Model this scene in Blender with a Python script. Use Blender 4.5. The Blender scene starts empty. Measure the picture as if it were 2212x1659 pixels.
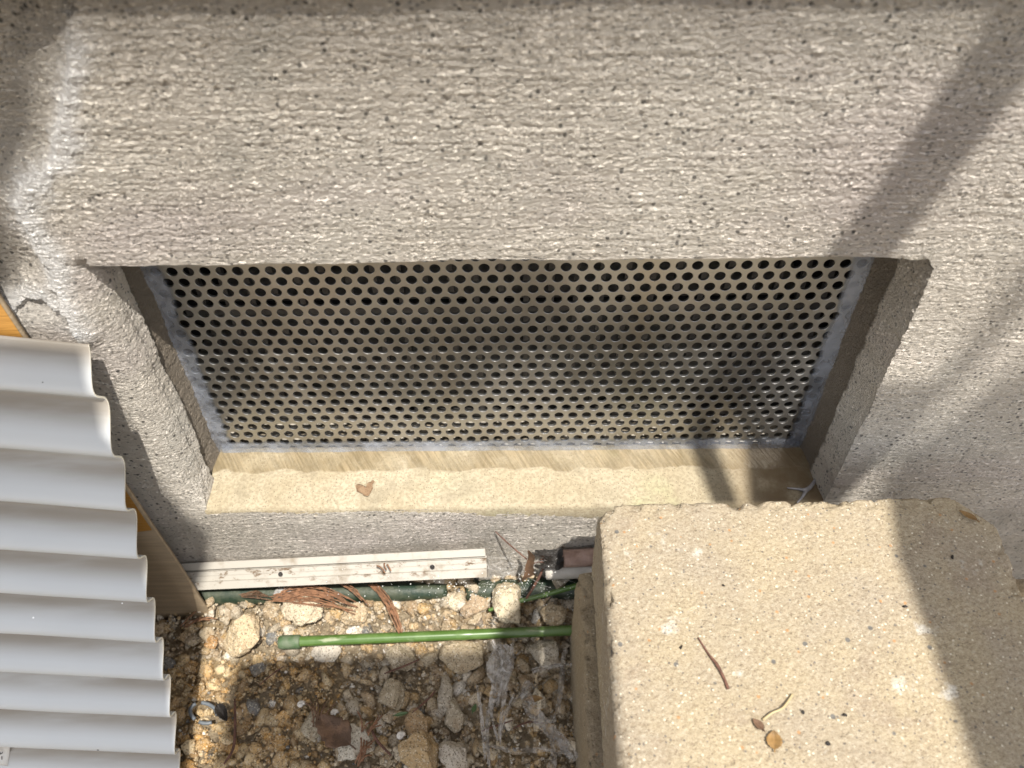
import bpy, bmesh, math, random
import numpy as np
from mathutils import Vector, Matrix, noise as mn
random.seed(11); rng = np.random.default_rng(5)
SC = bpy.context.scene; COL = SC.collection

# ------------------------------------------------------------- camera
F = 1850.0; TH = math.radians(47.25); RO = math.radians(.7); CX, CY = 1106.0, 829.5
CAM = Vector((0, -.32, .46))
FW = Vector((0, math.cos(TH), -math.sin(TH))); DN = Vector((0, -math.sin(TH), -math.cos(TH)))
EU = Vector((math.cos(RO), 0, 0)) + DN*math.sin(RO); EV = Vector((-math.sin(RO), 0, 0)) + DN*math.cos(RO)
cam = bpy.data.cameras.new('camera'); co = bpy.data.objects.new('camera', cam); COL.objects.link(co)
m = Matrix.Identity(4)
for i in range(3):
    m[i][0] = EU[i]; m[i][1] = -EV[i]; m[i][2] = -FW[i]; m[i][3] = CAM[i]
co.matrix_world = m
cam.sensor_width = 36; cam.lens = F/2212*36; cam.clip_start = .01; cam.clip_end = 500
cam.dof.use_dof = True; cam.dof.focus_distance = .50; cam.dof.aperture_fstop = 9.0
SC.camera = co
# ------------------------------------------------------------- light
SUN = Vector((.40, -1, 2.3)).normalized()          # towards the sun
el = math.asin(SUN.z); az = math.atan2(SUN.x, SUN.y)
w = bpy.data.worlds.new('World'); SC.world = w; w.use_nodes = True
nt = w.node_tree; sk = nt.nodes.new('ShaderNodeTexSky'); sk.sky_type = 'NISHITA'; sk.sun_disc = False
sk.sun_elevation = el; sk.sun_rotation = az
hs = nt.nodes.new('ShaderNodeHueSaturation'); hs.inputs['Saturation'].default_value = .34
wm = nt.nodes.new('ShaderNodeMix'); wm.data_type = 'RGBA'; wm.blend_type = 'MULTIPLY'; wm.inputs[0].default_value = 1; wm.inputs[7].default_value = (1.03, 1, .97, 1)
nt.links.new(sk.outputs[0], hs.inputs['Color']); nt.links.new(hs.outputs[0], wm.inputs[6])
nt.links.new(wm.outputs[2], nt.nodes['Background'].inputs[0]); nt.nodes['Background'].inputs[1].default_value = .145
sl = bpy.data.lights.new('sun', 'SUN'); sl.energy = 3.9; sl.angle = math.radians(.7); sl.color = (1, .95, .87)
so = bpy.data.objects.new('sun', sl); COL.objects.link(so)
so.rotation_euler = (-SUN).to_track_quat('-Z', 'Y').to_euler()
SC.view_settings.view_transform = 'Standard'; SC.view_settings.look = 'None'
SC.view_settings.exposure = .90; SC.view_settings.gamma = 1

# ------------------------------------------------------------- helpers
def at(X, Y, **k):
    d = FW + EU*((X-CX)/F) + EV*((Y-CY)/F)
    ax = 'xyz'.index(list(k)[0]); v = list(k.values())[0]
    return CAM + d*((v-CAM[ax])/d[ax])
def atZ(X, Y, Z): return CAM + (FW + EU*((X-CX)/F) + EV*((Y-CY)/F))*Z
def tag(o, label=None, cat=None, group=None, kind=None):
    if label: o['label'] = label
    if cat: o['category'] = cat
    if group: o['group'] = group
    if kind: o['kind'] = kind
    return o
def empty(name, loc, label=None, cat=None, group=None, kind=None):
    o = bpy.data.objects.new(name, None); COL.objects.link(o); o.location = loc; o.empty_display_size = .01
    return tag(o, label, cat, group, kind)
def mesh(name, V, Fc, mat, parent=None, smooth=True, attrs=None):
    me = bpy.data.meshes.new(name); V = np.asarray(V, dtype=np.float32)
    if isinstance(Fc, np.ndarray):
        n, k = Fc.shape
        me.vertices.add(len(V)); me.vertices.foreach_set('co', V.ravel())
        me.loops.add(n*k); me.loops.foreach_set('vertex_index', Fc.ravel().astype(np.int32))
        me.polygons.add(n); me.polygons.foreach_set('loop_start', (np.arange(n)*k).astype(np.int32))
        me.update(calc_edges=True)
    else:
        me.from_pydata([tuple(map(float, v)) for v in V], [], Fc); me.update()
    me.validate()
    me.polygons.foreach_set('use_smooth', [smooth]*len(me.polygons))
    for an, arr in (attrs or {}).items():
        arr = np.asarray(arr, dtype=np.float32)
        if arr.ndim == 1:
            a = me.attributes.new(an, 'FLOAT', 'POINT'); a.data.foreach_set('value', arr)
        else:
            a = me.attributes.new(an, 'FLOAT_COLOR', 'POINT')
            a.data.foreach_set('color', np.hstack([arr, np.ones((len(arr), 1), np.float32)]).ravel())
    me.materials.append(mat)
    o = bpy.data.objects.new(name, me); COL.objects.link(o)
    if parent is not None:
        o.parent = parent; o.matrix_parent_inverse = Matrix.Translation(parent.location).inverted()
    return o
def _h(a): 
    a = np.sin(a[..., 0]*127.1+a[..., 1]*311.7+a[..., 2]*74.7)*43758.5453
    return a-np.floor(a)
def vn(P, s, seed=0.):
    P = np.asarray(P, dtype=np.float64)*s+seed; i = np.floor(P); f = P-i; f = f*f*(3-2*f); r = 0
    for a in (0, 1):
        for b in (0, 1):
            for c in (0, 1):
                wt = (f[..., 0] if a else 1-f[..., 0])*(f[..., 1] if b else 1-f[..., 1])*(f[..., 2] if c else 1-f[..., 2])
                r = r+wt*_h(i+np.array([a, b, c]))
    return r*2-1
def fbm(P, s, seed=0., o=3):
    r = 0; a = 1
    for k in range(o): r = r+a*vn(P, s*2**k, seed+k*7.3); a *= .5
    return r
def sst(x, a, b):
    t = np.clip((x-a)/(b-a), 0, 1); return t*t*(3-2*t)
def tube(pts, rad, seg=10, cap=True):
    pts = [Vector(p) for p in pts]; n = len(pts)
    if not isinstance(rad, (list, tuple)): rad = [rad]*n
    V = []; Fc = []; up = Vector((.13, .2, 1)).normalized()
    for i, p in enumerate(pts):
        d = (pts[min(i+1, n-1)]-pts[max(i-1, 0)]).normalized()
        a = d.cross(up)
        if a.length < .05: a = d.cross(Vector((1, 0, 0)))
        a.normalize(); b = d.cross(a)
        for k in range(seg):
            t = 2*math.pi*k/seg; V.append(p+(a*math.cos(t)+b*math.sin(t))*rad[i])
    for i in range(n-1):
        for k in range(seg):
            Fc.append((i*seg+k, i*seg+(k+1) % seg, (i+1)*seg+(k+1) % seg, (i+1)*seg+k))
    if cap: Fc.append(tuple(range(seg))[::-1]); Fc.append(tuple((n-1)*seg+k for k in range(seg)))
    return V, Fc
def join(parts):
    V = []; Fc = []
    for v, f in parts:
        o = len(V); V += list(v); Fc += [tuple(i+o for i in q) for q in f]
    return V, Fc
def bez(P, n=14):
    P = [Vector(p) for p in P]; out = []
    if len(P) == 2: return [P[0].lerp(P[1], i/n) for i in range(n+1)]
    for i in range(len(P)-1):
        a = P[max(i-1, 0)]; b = P[i]; c = P[i+1]; d = P[min(i+2, len(P)-1)]
        for k in range(n):
            t = k/n
            out.append(.5*((2*b)+(c-a)*t+(2*a-5*b+4*c-d)*t*t+(3*b-a-3*c+d)*t**3))
    out.append(P[-1]); return out
def boxm(x0, x1, y0, y1, z0, z1):
    V = [(x, y, z) for x in (x0, x1) for y in (y0, y1) for z in (z0, z1)]
    return V, [(0, 1, 3, 2), (4, 6, 7, 5), (0, 4, 5, 1), (2, 3, 7, 6), (0, 2, 6, 4), (1, 5, 7, 3)]
def gridbox(x0, x1, y0, y1, z0, z1, st):
    X = np.linspace(x0, x1, max(2, round((x1-x0)/st)+1)); Y = np.linspace(y0, y1, max(2, round((y1-y0)/st)+1))
    Z = np.linspace(z0, z1, max(2, round((z1-z0)/st)+1)); idx = {}; V = []; Fc = []
    def vi(i, j, k):
        q = (i, j, k)
        if q not in idx: idx[q] = len(V); V.append((X[i], Y[j], Z[k]))
        return idx[q]
    nx, ny, nz = len(X)-1, len(Y)-1, len(Z)-1
    for i in range(nx):
        for j in range(ny):
            Fc.append((vi(i, j, nz), vi(i+1, j, nz), vi(i+1, j+1, nz), vi(i, j+1, nz)))
    for i in range(nx):
        for k in range(nz):
            Fc.append((vi(i, 0, k), vi(i+1, 0, k), vi(i+1, 0, k+1), vi(i, 0, k+1)))
            Fc.append((vi(i, ny, k+1), vi(i+1, ny, k+1), vi(i+1, ny, k), vi(i, ny, k)))
    for j in range(ny):
        for k in range(nz):
            Fc.append((vi(0, j, k+1), vi(0, j+1, k+1), vi(0, j+1, k), vi(0, j, k)))
            Fc.append((vi(nx, j, k), vi(nx, j+1, k), vi(nx, j+1, k+1), vi(nx, j, k+1)))
    return np.array(V), np.array(Fc, dtype=np.int32)

# ------------------------------------------------------------- materials
class N:
    def __init__(s, name):
        s.m = bpy.data.materials.new(name); s.m.use_nodes = True; s.t = s.m.node_tree
        s.b = s.t.nodes['Principled BSDF']; s.o = s.t.nodes['Material Output']
        s.tc = s.t.nodes.new('ShaderNodeTexCoord').outputs['Object']
    def n(s, ty, **k):
        q = s.t.nodes.new(ty)
        for a, b in k.items(): setattr(q, a, b)
        return q
    def put(s, sock, v):
        if isinstance(v, bpy.types.NodeSocket): s.t.links.new(v, sock)
        elif v is not None:
            if isinstance(v, (tuple, list)) and len(v) == 3 and sock.type == 'RGBA': v = (*v, 1)
            sock.default_value = v
    def map(s, sc, rot=(0, 0, 0), v=None):
        q = s.n('ShaderNodeMapping'); s.put(q.inputs[0], v or s.tc); q.inputs['Scale'].default_value = sc; q.inputs['Rotation'].default_value = rot
        return q.outputs[0]
    def noise(s, sc, v=None, det=4, rough=.55, dist=0):
        q = s.n('ShaderNodeTexNoise'); s.put(q.inputs['Vector'], v or s.tc); q.inputs['Scale'].default_value = sc
        q.inputs['Detail'].default_value = det; q.inputs['Roughness'].default_value = rough; q.inputs['Distortion'].default_value = dist
        return q.outputs['Fac']
    def vor(s, sc, v=None, feat='F1', rnd=1):
        q = s.n('ShaderNodeTexVoronoi', feature=feat); s.put(q.inputs['Vector'], v or s.tc); q.inputs['Scale'].default_value = sc
        q.inputs['Randomness'].default_value = rnd
        return q
    def mr(s, v, a, b, c=0., d=1.):
        q = s.n('ShaderNodeMapRange'); q.interpolation_type = 'SMOOTHSTEP'; s.put(q.inputs[0], v)
        for i, x in enumerate((a, b, c, d)): s.put(q.inputs[i+1], x)
        return q.outputs[0]
    def ma(s, op, a, b=None, c=None):
        q = s.n('ShaderNodeMath', operation=op); s.put(q.inputs[0], a); s.put(q.inputs[1], b)
        if c is not None: s.put(q.inputs[2], c)
        return q.outputs[0]
    def mix(s, f, a, b, ty='MIX'):
        q = s.n('ShaderNodeMix', data_type='RGBA', blend_type=ty); s.put(q.inputs[0], f); s.put(q.inputs[6], a); s.put(q.inputs[7], b)
        return q.outputs[2]
    def sep(s, v=None):
        q = s.n('ShaderNodeSeparateXYZ'); s.put(q.inputs[0], v or s.tc); return q.outputs
    def attr(s, n):
        q = s.n('ShaderNodeAttribute', attribute_name=n); return q
    def bump(s, h, dist, st=1., nrm=None):
        q = s.n('ShaderNodeBump'); s.put(q.inputs['Height'], h); q.inputs['Distance'].default_value = dist; q.inputs['Strength'].default_value = st
        if nrm: s.put(q.inputs['Normal'], nrm)
        s.put(s.b.inputs['Normal'], q.outputs[0]); return q.outputs[0]
    def disp(s, h, sc, both=True):
        q = s.n('ShaderNodeDisplacement'); s.put(q.inputs['Height'], h); q.inputs['Midlevel'].default_value = .5; s.put(q.inputs['Scale'], sc)
        s.put(s.o.inputs['Displacement'], q.outputs[0]); s.m.displacement_method = 'BOTH' if both else 'BUMP'
    def set(s, **k):
        for a, b in k.items(): s.put(s.b.inputs[a.replace('_', ' ')], b)
        return s.m

def stucco():
    s = N('stucco'); X, Y, Z = s.sep()
    wob = s.n('ShaderNodeVectorMath', operation='ADD'); q = s.n('ShaderNodeTexNoise'); s.put(q.inputs['Vector'], s.tc); q.inputs['Scale'].default_value = 28; q.inputs['Detail'].default_value = 2
    sc = s.n('ShaderNodeVectorMath', operation='SCALE'); s.put(sc.inputs[0], q.outputs['Color']); sc.inputs['Scale'].default_value = .008
    s.put(wob.inputs[0], s.tc); s.put(wob.inputs[1], sc.outputs[0]); wv = wob.outputs[0]
    up = s.mr(Z, .06, .30)
    g1 = s.noise(1, s.map((230, 420, 600), v=wv), 6, .74)
    g2 = s.noise(1, s.map((420, 620, 800), v=wv), 5, .7)
    g3 = s.noise(1, s.map((9, 240, 340), v=wv), 4, .68)
    big = s.noise(26, None, 3)
    h = s.ma('ADD', s.ma('MULTIPLY', g1, .42), s.ma('MULTIPLY', g2, .28)); h = s.ma('ADD', h, s.ma('MULTIPLY', g3, .34))
    pit = s.vor(150); pv = s.mr(pit.outputs['Distance'], .08, .26, 0, 1)
    h = s.ma('SUBTRACT', h, s.ma('MULTIPLY', s.ma('SUBTRACT', 1, pv), .12))
    s.disp(h, s.ma('ADD', .0042, s.ma('MULTIPLY', up, .0048)))
    pat = s.noise(9, None, 4); pat2 = s.noise(4, s.map((1, 1, 2.4)), 3)
    c = s.mix(s.mr(pat, .35, .65), (.72, .66, .575), (.79, .735, .65))
    c = s.mix(s.mr(pat2, .5, .68, 0, .6), c, (.68, .60, .57))
    c = s.mix(s.mr(s.noise(14, None, 3), .58, .72, 0, .45), c, (.52, .505, .45))
    # dark sand grains sitting in the stucco, olive and near black
    vv = s.vor(1, s.map((420, 560, 640))); cc = s.n('ShaderNodeSeparateColor'); s.put(cc.inputs[0], vv.outputs['Color'])
    grain = s.ma('MULTIPLY', s.ma('GREATER_THAN', cc.outputs[0], .74), s.mr(vv.outputs['Distance'], .5, .3, 0, 1))
    c = s.mix(s.ma('MULTIPLY', grain, .55), c, (.10, .095, .085))
    v2 = s.vor(280); c2 = s.n('ShaderNodeSeparateColor'); s.put(c2.inputs[0], v2.outputs['Color'])
    g_2 = s.ma('MULTIPLY', s.ma('GREATER_THAN', c2.outputs[1], .93), s.mr(v2.outputs['Distance'], .34, .2, 0, 1))
    c = s.mix(s.ma('MULTIPLY', g_2, .8), c, (.06, .06, .055))
    # patchy darker grey low on the wall
    low = s.ma('MULTIPLY', s.mr(Z, .0, -.035), s.mr(s.noise(30, None, 4), .3, .65, .35, 1))
    c = s.mix(s.ma('MULTIPLY', low, .6), c, (.36, .335, .29))
    rust = s.mr(s.noise(45, None, 3), .6, .75); c = s.mix(s.ma('MULTIPLY', rust, s.mr(Z, -.02, -.06, 0, .6)), c, (.16, .09, .05))
    lit_fac = s.attr('lit_streak').outputs['Fac']
    c = s.mix(s.ma('MULTIPLY', lit_fac, s.mr(s.noise(160, None, 3), .2, .5, .75, 1)), c, (.93, .91, .88))  # bright streak of light painted as a whiter wall colour
    # brown glue stain deep in the recess, darkened further to paint in its shade
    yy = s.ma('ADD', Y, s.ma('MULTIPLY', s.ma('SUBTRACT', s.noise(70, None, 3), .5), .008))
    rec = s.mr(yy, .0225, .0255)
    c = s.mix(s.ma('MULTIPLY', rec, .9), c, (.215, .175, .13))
    f1 = s.noise(1, s.map((330, 700, 800), v=wv), 5, .7); f2 = s.noise(1, s.map((600, 900, 950)), 3, .7)
    hh = s.ma('ADD', s.ma('MULTIPLY', s.mr(f1, .36, .60), .8), s.ma('MULTIPLY', f2, .7)); s.bump(hh, .0010, .9)
    gap = s.ma('MULTIPLY', s.mr(f1, .45, .34), .26)
    c = s.mix(gap, c, (.20, .17, .15))
    return s.set(Base_Color=c, Roughness=s.mr(rec, 0, 1, .95, .6), Specular_IOR_Level=s.mr(rec, 0, 1, .2, .5))
def sillm():
    s = N('smooth_sill_mortar'); X, Y, Z = s.sep()
    c = s.mix(s.mr(s.noise(22, None, 4), .35, .65), (.36, .305, .205), (.41, .36, .26))
    c = s.mix(s.ma('MULTIPLY', s.mr(s.noise(17, None, 3, .5), .52, .7), s.mr(X, -.08, .04)), c, (.38, .38, .22))
    c = s.mix(s.mr(s.noise(11, None, 4), .62, .75), c, (.52, .48, .40))
    v = s.vor(700); c1 = s.n('ShaderNodeSeparateColor'); s.put(c1.inputs[0], v.outputs['Color'])
    sp = s.ma('MULTIPLY', s.ma('GREATER_THAN', c1.outputs[0], .70), s.mr(v.outputs['Distance'], .42, .2))
    c = s.mix(s.ma('MULTIPLY', sp, .7), c, (.11, .08, .05))
    yy = s.ma('ADD', Y, s.ma('MULTIPLY', s.ma('SUBTRACT', s.noise(60, None, 4), .5), .012))
    c = s.mix(s.mr(s.noise(480, None, 4, .7), .40, .58, .55, 0), c, (.22, .175, .11))
    band = s.mr(yy, .0265, .0285); sn_ = s.noise(1, s.map((520, 40, 50), v=s.map((1, 1, 1), (0, 0, math.radians(-30)))), 3, .6); saw = s.n('ShaderNodeTexWave', wave_type='BANDS', bands_direction='X')
    s.put(saw.inputs['Vector'], s.map((1, 1, 1), (0, 0, math.radians(32)))); saw.inputs['Scale'].default_value = 120; saw.inputs['Distortion'].default_value = 7; saw.inputs['Detail'].default_value = 3; saw.inputs['Detail Scale'].default_value = 2
    c = s.mix(s.ma('MULTIPLY', band, s.mr(s.noise(32, None, 4), .3, .6, .35, .9)), c, s.mix(s.ma('MULTIPLY', s.noise(40, None, 3), s.mr(sn_, .35, .65, .3, 1.5)), (.12, .09, .045), (.30, .235, .14)))
    c = s.mix(s.ma('MULTIPLY', s.mr(X, .125, .175), s.mr(s.noise(35, None, 4), .3, .55, .35, 1)), c, (.14, .10, .055))  # brown corner stain plus the shade of this end, painted into the colour
    c = s.mix(s.ma('MULTIPLY', s.mr(s.noise(26, None, 5, .65), .50, .70, 0, .6), 1.), c, (.22, .185, .125))
    h = s.ma('ADD', s.ma('MULTIPLY', s.noise(600, None, 3), .35), s.ma('MULTIPLY', s.ma('MULTIPLY', sn_, band), .8))
    h = s.ma('ADD', h, s.ma('MULTIPLY', s.noise(90, None, 4), .6))
    s.bump(h, .0008, .9)
    return s.set(Base_Color=c, Roughness=s.mr(band, 0, 1, .8, .33), Specular_IOR_Level=.4)
def blockm(name, dark=0.):
    s = N(name)
    c = s.mix(s.mr(s.noise(16, None, 4), .35, .66), (.395, .325, .215), (.345, .29, .215))
    c = s.mix(s.mr(s.noise(28, None, 5, .6), .56, .7, 0, .7), c, (.31, .25, .185))
    c = s.mix(s.mr(s.noise(38, None, 4, .6), .63, .72, 0, .7), c, (.62, .60, .55))
    g = s.noise(560, None, 5, .8); c = s.mix(s.mr(g, .50, .38, 0, .62), c, (.22, .17, .11)); c = s.mix(s.mr(g, .53, .64, 0, .34), c, (.64, .585, .47)); c = s.mix(s.mr(s.noise(1400, None, 2), .5, .7, 0, .35), c, (.42, .35, .26))
    for sc, th, col in ((620, .80, (.22, .17, .12)), (480, .88, (.12, .11, .10)), (230, .965, (.08, .09, .10)), (520, .88, (.74, .68, .54)), (330, .965, (.42, .22, .09))):
        v = s.vor(sc); q = s.n('ShaderNodeSeparateColor'); s.put(q.inputs[0], v.outputs['Color'])
        sp = s.ma('MULTIPLY', s.ma('GREATER_THAN', q.outputs[0], th), s.mr(v.outputs['Distance'], .36, .2))
        c = s.mix(s.ma('MULTIPLY', sp, .75), c, col)
    if dark: c = s.mix(dark, c, (.20, .15, .09))
    h = s.ma('ADD', s.ma('MULTIPLY', s.noise(330, None, 5, .7), .7), s.ma('MULTIPLY', s.noise(90, None, 3), .5))
    pit = s.vor(260); h = s.ma('SUBTRACT', h, s.mr(pit.outputs['Distance'], .3, .12, 0, .14))
    s.bump(s.ma('ADD', s.noise(500, None, 4, .75), s.ma('MULTIPLY', s.noise(1500, None, 2), .4)), .0008, .8)
    s.disp(h, .0020)
    return s.set(Base_Color=c, Roughness=.93, Specular_IOR_Level=.25)
def simple(name, col, rough=.6, metal=0., var=.25, sc=60, bump=0., col2=None, spec=.5, **k):
    s = N(name); c2 = col2 or tuple(x*(1-var) for x in col)
    c = s.mix(s.mr(s.noise(sc, None, 4), .35, .65), col, c2)
    if bump: s.bump(s.noise(sc*5, None, 4), bump)
    return s.set(Base_Color=c, Roughness=rough, Metallic=metal, Specular_IOR_Level=spec, **k)
def stonem(name='stone', attr='col', fixed=None):
    s = N(name); base = s.attr(attr).outputs['Color'] if fixed is None else fixed
    c = s.mix(s.mr(s.noise(150, None, 5, .65), .3, .7, 0, .8), base, s.mix(.5, base, (.50, .42, .30)))
    c = s.mix(s.mr(s.noise(70, None, 4), .55, .7, 0, .6), c, s.mix(.55, base, (.30, .17, .07)))
    v = s.vor(1300); q = s.n('ShaderNodeSeparateColor'); s.put(q.inputs[0], v.outputs['Color'])
    c = s.mix(s.ma('MULTIPLY', s.ma('GREATER_THAN', q.outputs[0], .85), .6), c, (.10, .08, .05))
    c = s.mix(s.ma('MULTIPLY', s.ma('GREATER_THAN', q.outputs[1], .90), .45), c, (.75, .68, .55))
    s.bump(s.ma('ADD', s.noise(420, None, 5, .7), s.ma('MULTIPLY', s.noise(1400, None, 2), .3)), .0012, .9)
    s.disp(s.noise(260, None, 4, .7), .0022)
    return s.set(Base_Color=c, Roughness=.92, Specular_IOR_Level=.2)
def soilm():
    s = N('soil')
    c = s.mix(s.mr(s.noise(220, None, 5, .75), .38, .62), (.41, .335, .23), (.25, .195, .13))
    c = s.mix(s.mr(s.noise(9, None, 3), .5, .65, 0, .6), c, (.42, .29, .14))
    s.bump(s.noise(300, None, 6, .75), .005)
    return s.set(Base_Color=c, Roughness=.97, Specular_IOR_Level=.1)
def metalm():
    s = N('stainless'); X, Y, Z = s.sep()
    br = s.noise(1, s.map((30, 30, 900)), 3)
    sm = s.noise(18, s.map((1, 1, .6)), 3)
    c = s.mix(s.mr(sm, .4, .65), (.43, .43, .42), (.52, .515, .50))
    c = s.mix(s.mr(s.noise(7, s.map((3, 1, .25)), 3), .55, .7, 0, .25), c, (.46, .38, .27))
    q = s.n('ShaderNodeBump'); s.put(q.inputs['Height'], s.ma('ADD', s.ma('MULTIPLY', br, .4), s.noise(240, None, 2))); q.inputs['Distance'].default_value = .00004
    s.put(s.b.inputs['Normal'], q.outputs[0])
    return s.set(Base_Color=c, Metallic=1., Roughness=s.mr(sm, .3, .7, .36, .46))
def gluem():
    s = N('silicone')
    tr = s.n('ShaderNodeBsdfTransparent'); tr.inputs[0].default_value = (.86, .89, .94, 1)
    mx = s.n('ShaderNodeMixShader')
    s.bump(s.noise(90, None, 4), .003)
    s.set(Base_Color=s.mix(s.noise(60, None, 3), (.30, .33, .40), (.44, .46, .50)), Roughness=.16, Specular_IOR_Level=.6)
    f = s.ma('MULTIPLY', s.mr(s.noise(45, None, 3, .5), .3, .7, .14, .52), s.mr(s.attr('fade').outputs['Fac'], 0, .3, .1, 1)); s.put(mx.inputs[0], f)
    s.t.links.new(tr.outputs[0], mx.inputs[1]); s.t.links.new(s.b.outputs[0], mx.inputs[2]); s.t.links.new(mx.outputs[0], s.o.inputs['Surface'])
    return s.m
def filmm(a0=.12, a1=.5, col=(.62, .60, .56)):
    s = N('clear_film'); tr = s.n('ShaderNodeBsdfTransparent'); mx = s.n('ShaderNodeMixShader')
    s.bump(s.noise(260, None, 3), .002)
    s.set(Base_Color=col, Roughness=.2, Specular_IOR_Level=.8)
    s.put(mx.inputs[0], s.mr(s.noise(200, None, 3), .35, .65, a0, a1))
    s.t.links.new(tr.outputs[0], mx.inputs[1]); s.t.links.new(s.b.outputs[0], mx.inputs[2]); s.t.links.new(mx.outputs[0], s.o.inputs['Surface'])
    return s.m
def panelm():
    s = N('corrugated_plastic'); d = s.attr('dirt').outputs['Fac']
    c = s.mix(s.noise(14, None, 3), (.50, .52, .53), (.57, .585, .585))
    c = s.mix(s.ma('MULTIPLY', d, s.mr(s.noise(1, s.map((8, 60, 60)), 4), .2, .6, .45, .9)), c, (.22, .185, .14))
    v = s.vor(120); q = s.n('ShaderNodeSeparateColor'); s.put(q.inputs[0], v.outputs['Color'])
    c = s.mix(s.ma('MULTIPLY', s.ma('GREATER_THAN', q.outputs[0], .93), s.mr(v.outputs['Distance'], .10, .06)), c, (.03, .03, .03))
    c = s.mix(s.ma('MULTIPLY', s.ma('GREATER_THAN', q.outputs[1], .95), s.mr(v.outputs['Distance'], .09, .05)), c, (.95, .95, .95))
    c = s.mix(s.mr(s.attr('edge').outputs['Fac'], .6, 1, 0, .8), c, (.66, .62, .50))
    return s.set(Base_Color=c, Roughness=.42, Specular_IOR_Level=.5, Subsurface_Weight=.0)
def cardm():
    s = N('kraft_board'); X, Y, Z = s.sep()
    c = s.mix(s.mr(s.noise(1, s.map((20, 60, 260)), 4), .35, .65), (.30, .23, .15), (.24, .185, .12))
    t = s.attr('tape').outputs['Fac']
    c = s.mix(t, c, s.mix(s.noise(60, s.map((1, 1, 3)), 4), (.46, .24, .06), (.36, .175, .04)))
    s.bump(s.noise(1, s.map((60, 200, 900)), 3), .0004)
    return s.set(Base_Color=c, Roughness=s.mr(t, 0, 1, .75, .32), Specular_IOR_Level=.4)
def railm():
    s = N('dirty_white_plastic')
    c = s.mix(s.mr(s.noise(45, None, 5, .65), .48, .66, 0, .8), (.385, .36, .315), (.22, .18, .13))
    c = s.mix(s.ma('MULTIPLY', s.attr('dirt').outputs['Fac'], s.mr(s.noise(170, s.map((.5, 1, 1)), 6, .8), .53, .63)), c, (.12, .075, .04))
    return s.set(Base_Color=c, Roughness=.5)
def greenm():
    s = N('green_plastic')
    c = s.mix(s.mr(s.noise(80, None, 3), .4, .6), (.065, .125, .024), (.09, .155, .04))
    c = s.mix(s.mr(s.noise(160, s.map((.3, 1, 1)), 4), .60, .72, 0, .5), c, (.42, .42, .30))
    return s.set(Base_Color=c, Roughness=.28, Specular_IOR_Level=.6)

M = dict(glue2=simple('silicone_gloss', (.34, .33, .34), .15, 0, .3, 200), stucco=stucco(), sill=sillm(), block=blockm('sandy_concrete'), block2=blockm('grey_concrete', .45), stone=stonem(), soil=soilm(), metal=metalm(),
         glue=gluem(), film=filmm(), panel=panelm(), card=cardm(), rail=railm(), green=greenm(),
         dgreen=simple('dark_green_plastic', (.010, .026, .014), .5, 0, .4, 120, .0003, (.055, .065, .04)),
         cap=simple('green_cap', (.055, .10, .04), .6, 0, .2, 200, .0002, (.11, .14, .085)),
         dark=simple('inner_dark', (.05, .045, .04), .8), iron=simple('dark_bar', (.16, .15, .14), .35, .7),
         flash=simple('siding_metal', (.022, .02, .018), .6), brown=simple('dry_brown', (.16, .09, .05), .7, 0, .5, 150, .0006),
         orange=simple('cypress_brown', (.27, .135, .07), .75, 0, .4, 300, .0004), twig=simple('twig_bark', (.16, .075, .05), .8, 0, .5, 300, .0005),
         straw=simple('straw', (.45, .36, .20), .6), white=simple('white_dust', (.85, .85, .82), .8), mud=simple('mud', (.22, .135, .075), .95, 0, .4, 300, .0014, (.33, .22, .13)),
         leafy=simple('green_leaf', (.07, .12, .04), .5), greyp=simple('grey_plastic', (.14, .16, .18), .45, 0, .3, 200), bark=simple('bark_pipe', (.20, .125, .095), .7, 0, .5, 90, .001, (.33, .23, .19)),
         torn=simple('black_torn', (.02, .016, .013), .45, 0, .4, 200, .001), wire=simple('dull_wire', (.36, .33, .28), .4, .6), paper=simple('label_paper', (.55, .53, .49), .7), ink=simple('ink', (.05, .045, .05), .8),
         shell=simple('snail_shell', (.70, .66, .60), .35, 0, .3, 300), ochre=simple('ochre_leaf', (.27, .155, .05), .6, 0, .4, 200), pole=simple('shade_board_wood', (.35, .26, .17), .7))

# ------------------------------------------------------------- foundation wall with the vent opening
XL, XR, ZB, ZT, RL, YP = -.2005, .2035, -.006, .2005, .015, .045
def seg(a, b, st): return list(np.linspace(a, b, max(2, int(round((b-a)/st))+1)))[:-1]
st = .0009
n = 26; near = [XL-RL*(i/n)**2 for i in range(n, 0, -1)]
xs = [-3, -2, -1.2, -.8, -.6, -.5, -.42, -.38]+seg(-.36, XL-RL, st)+near+seg(XL, XR, st)+seg(XR, .36, st)+[.36, .38, .42, .5, .6, .8, 1.2, 2, 3]
zs = [-.30, -.2, -.15]+seg(-.135, ZB, st)+seg(ZB, ZT, st)+seg(ZT, .335, st)+[.335, .35, .38, .45, .6, .8]
xs = np.array(xs); zs = np.array(zs)
ixl = int(np.argmin(abs(xs-XL))); ixr = int(np.argmin(abs(xs-XR))); izb = int(np.argmin(abs(zs-ZB))); izt = int(np.argmin(abs(zs-ZT)))
GX, GZ = np.meshgrid(xs, zs, indexing='ij'); nx, nz = GX.shape
def pdist(px, pz, poly):
    best = np.full(px.shape, 9.); side = np.zeros(px.shape)
    for (a, b) in zip(poly[:-1], poly[1:]):
        dx, dz = b[0]-a[0], b[1]-a[1]; L = dx*dx+dz*dz
        t = np.clip(((px-a[0])*dx+(pz-a[1])*dz)/L, 0, 1); d = np.hypot(px-a[0]-t*dx, pz-a[1]-t*dz)
        s_ = np.sign(dx*(pz-a[1])-dz*(px-a[0])); mk = d < best
        side = np.where(mk, s_, side); best = np.minimum(best, d)
    return best, side
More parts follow.
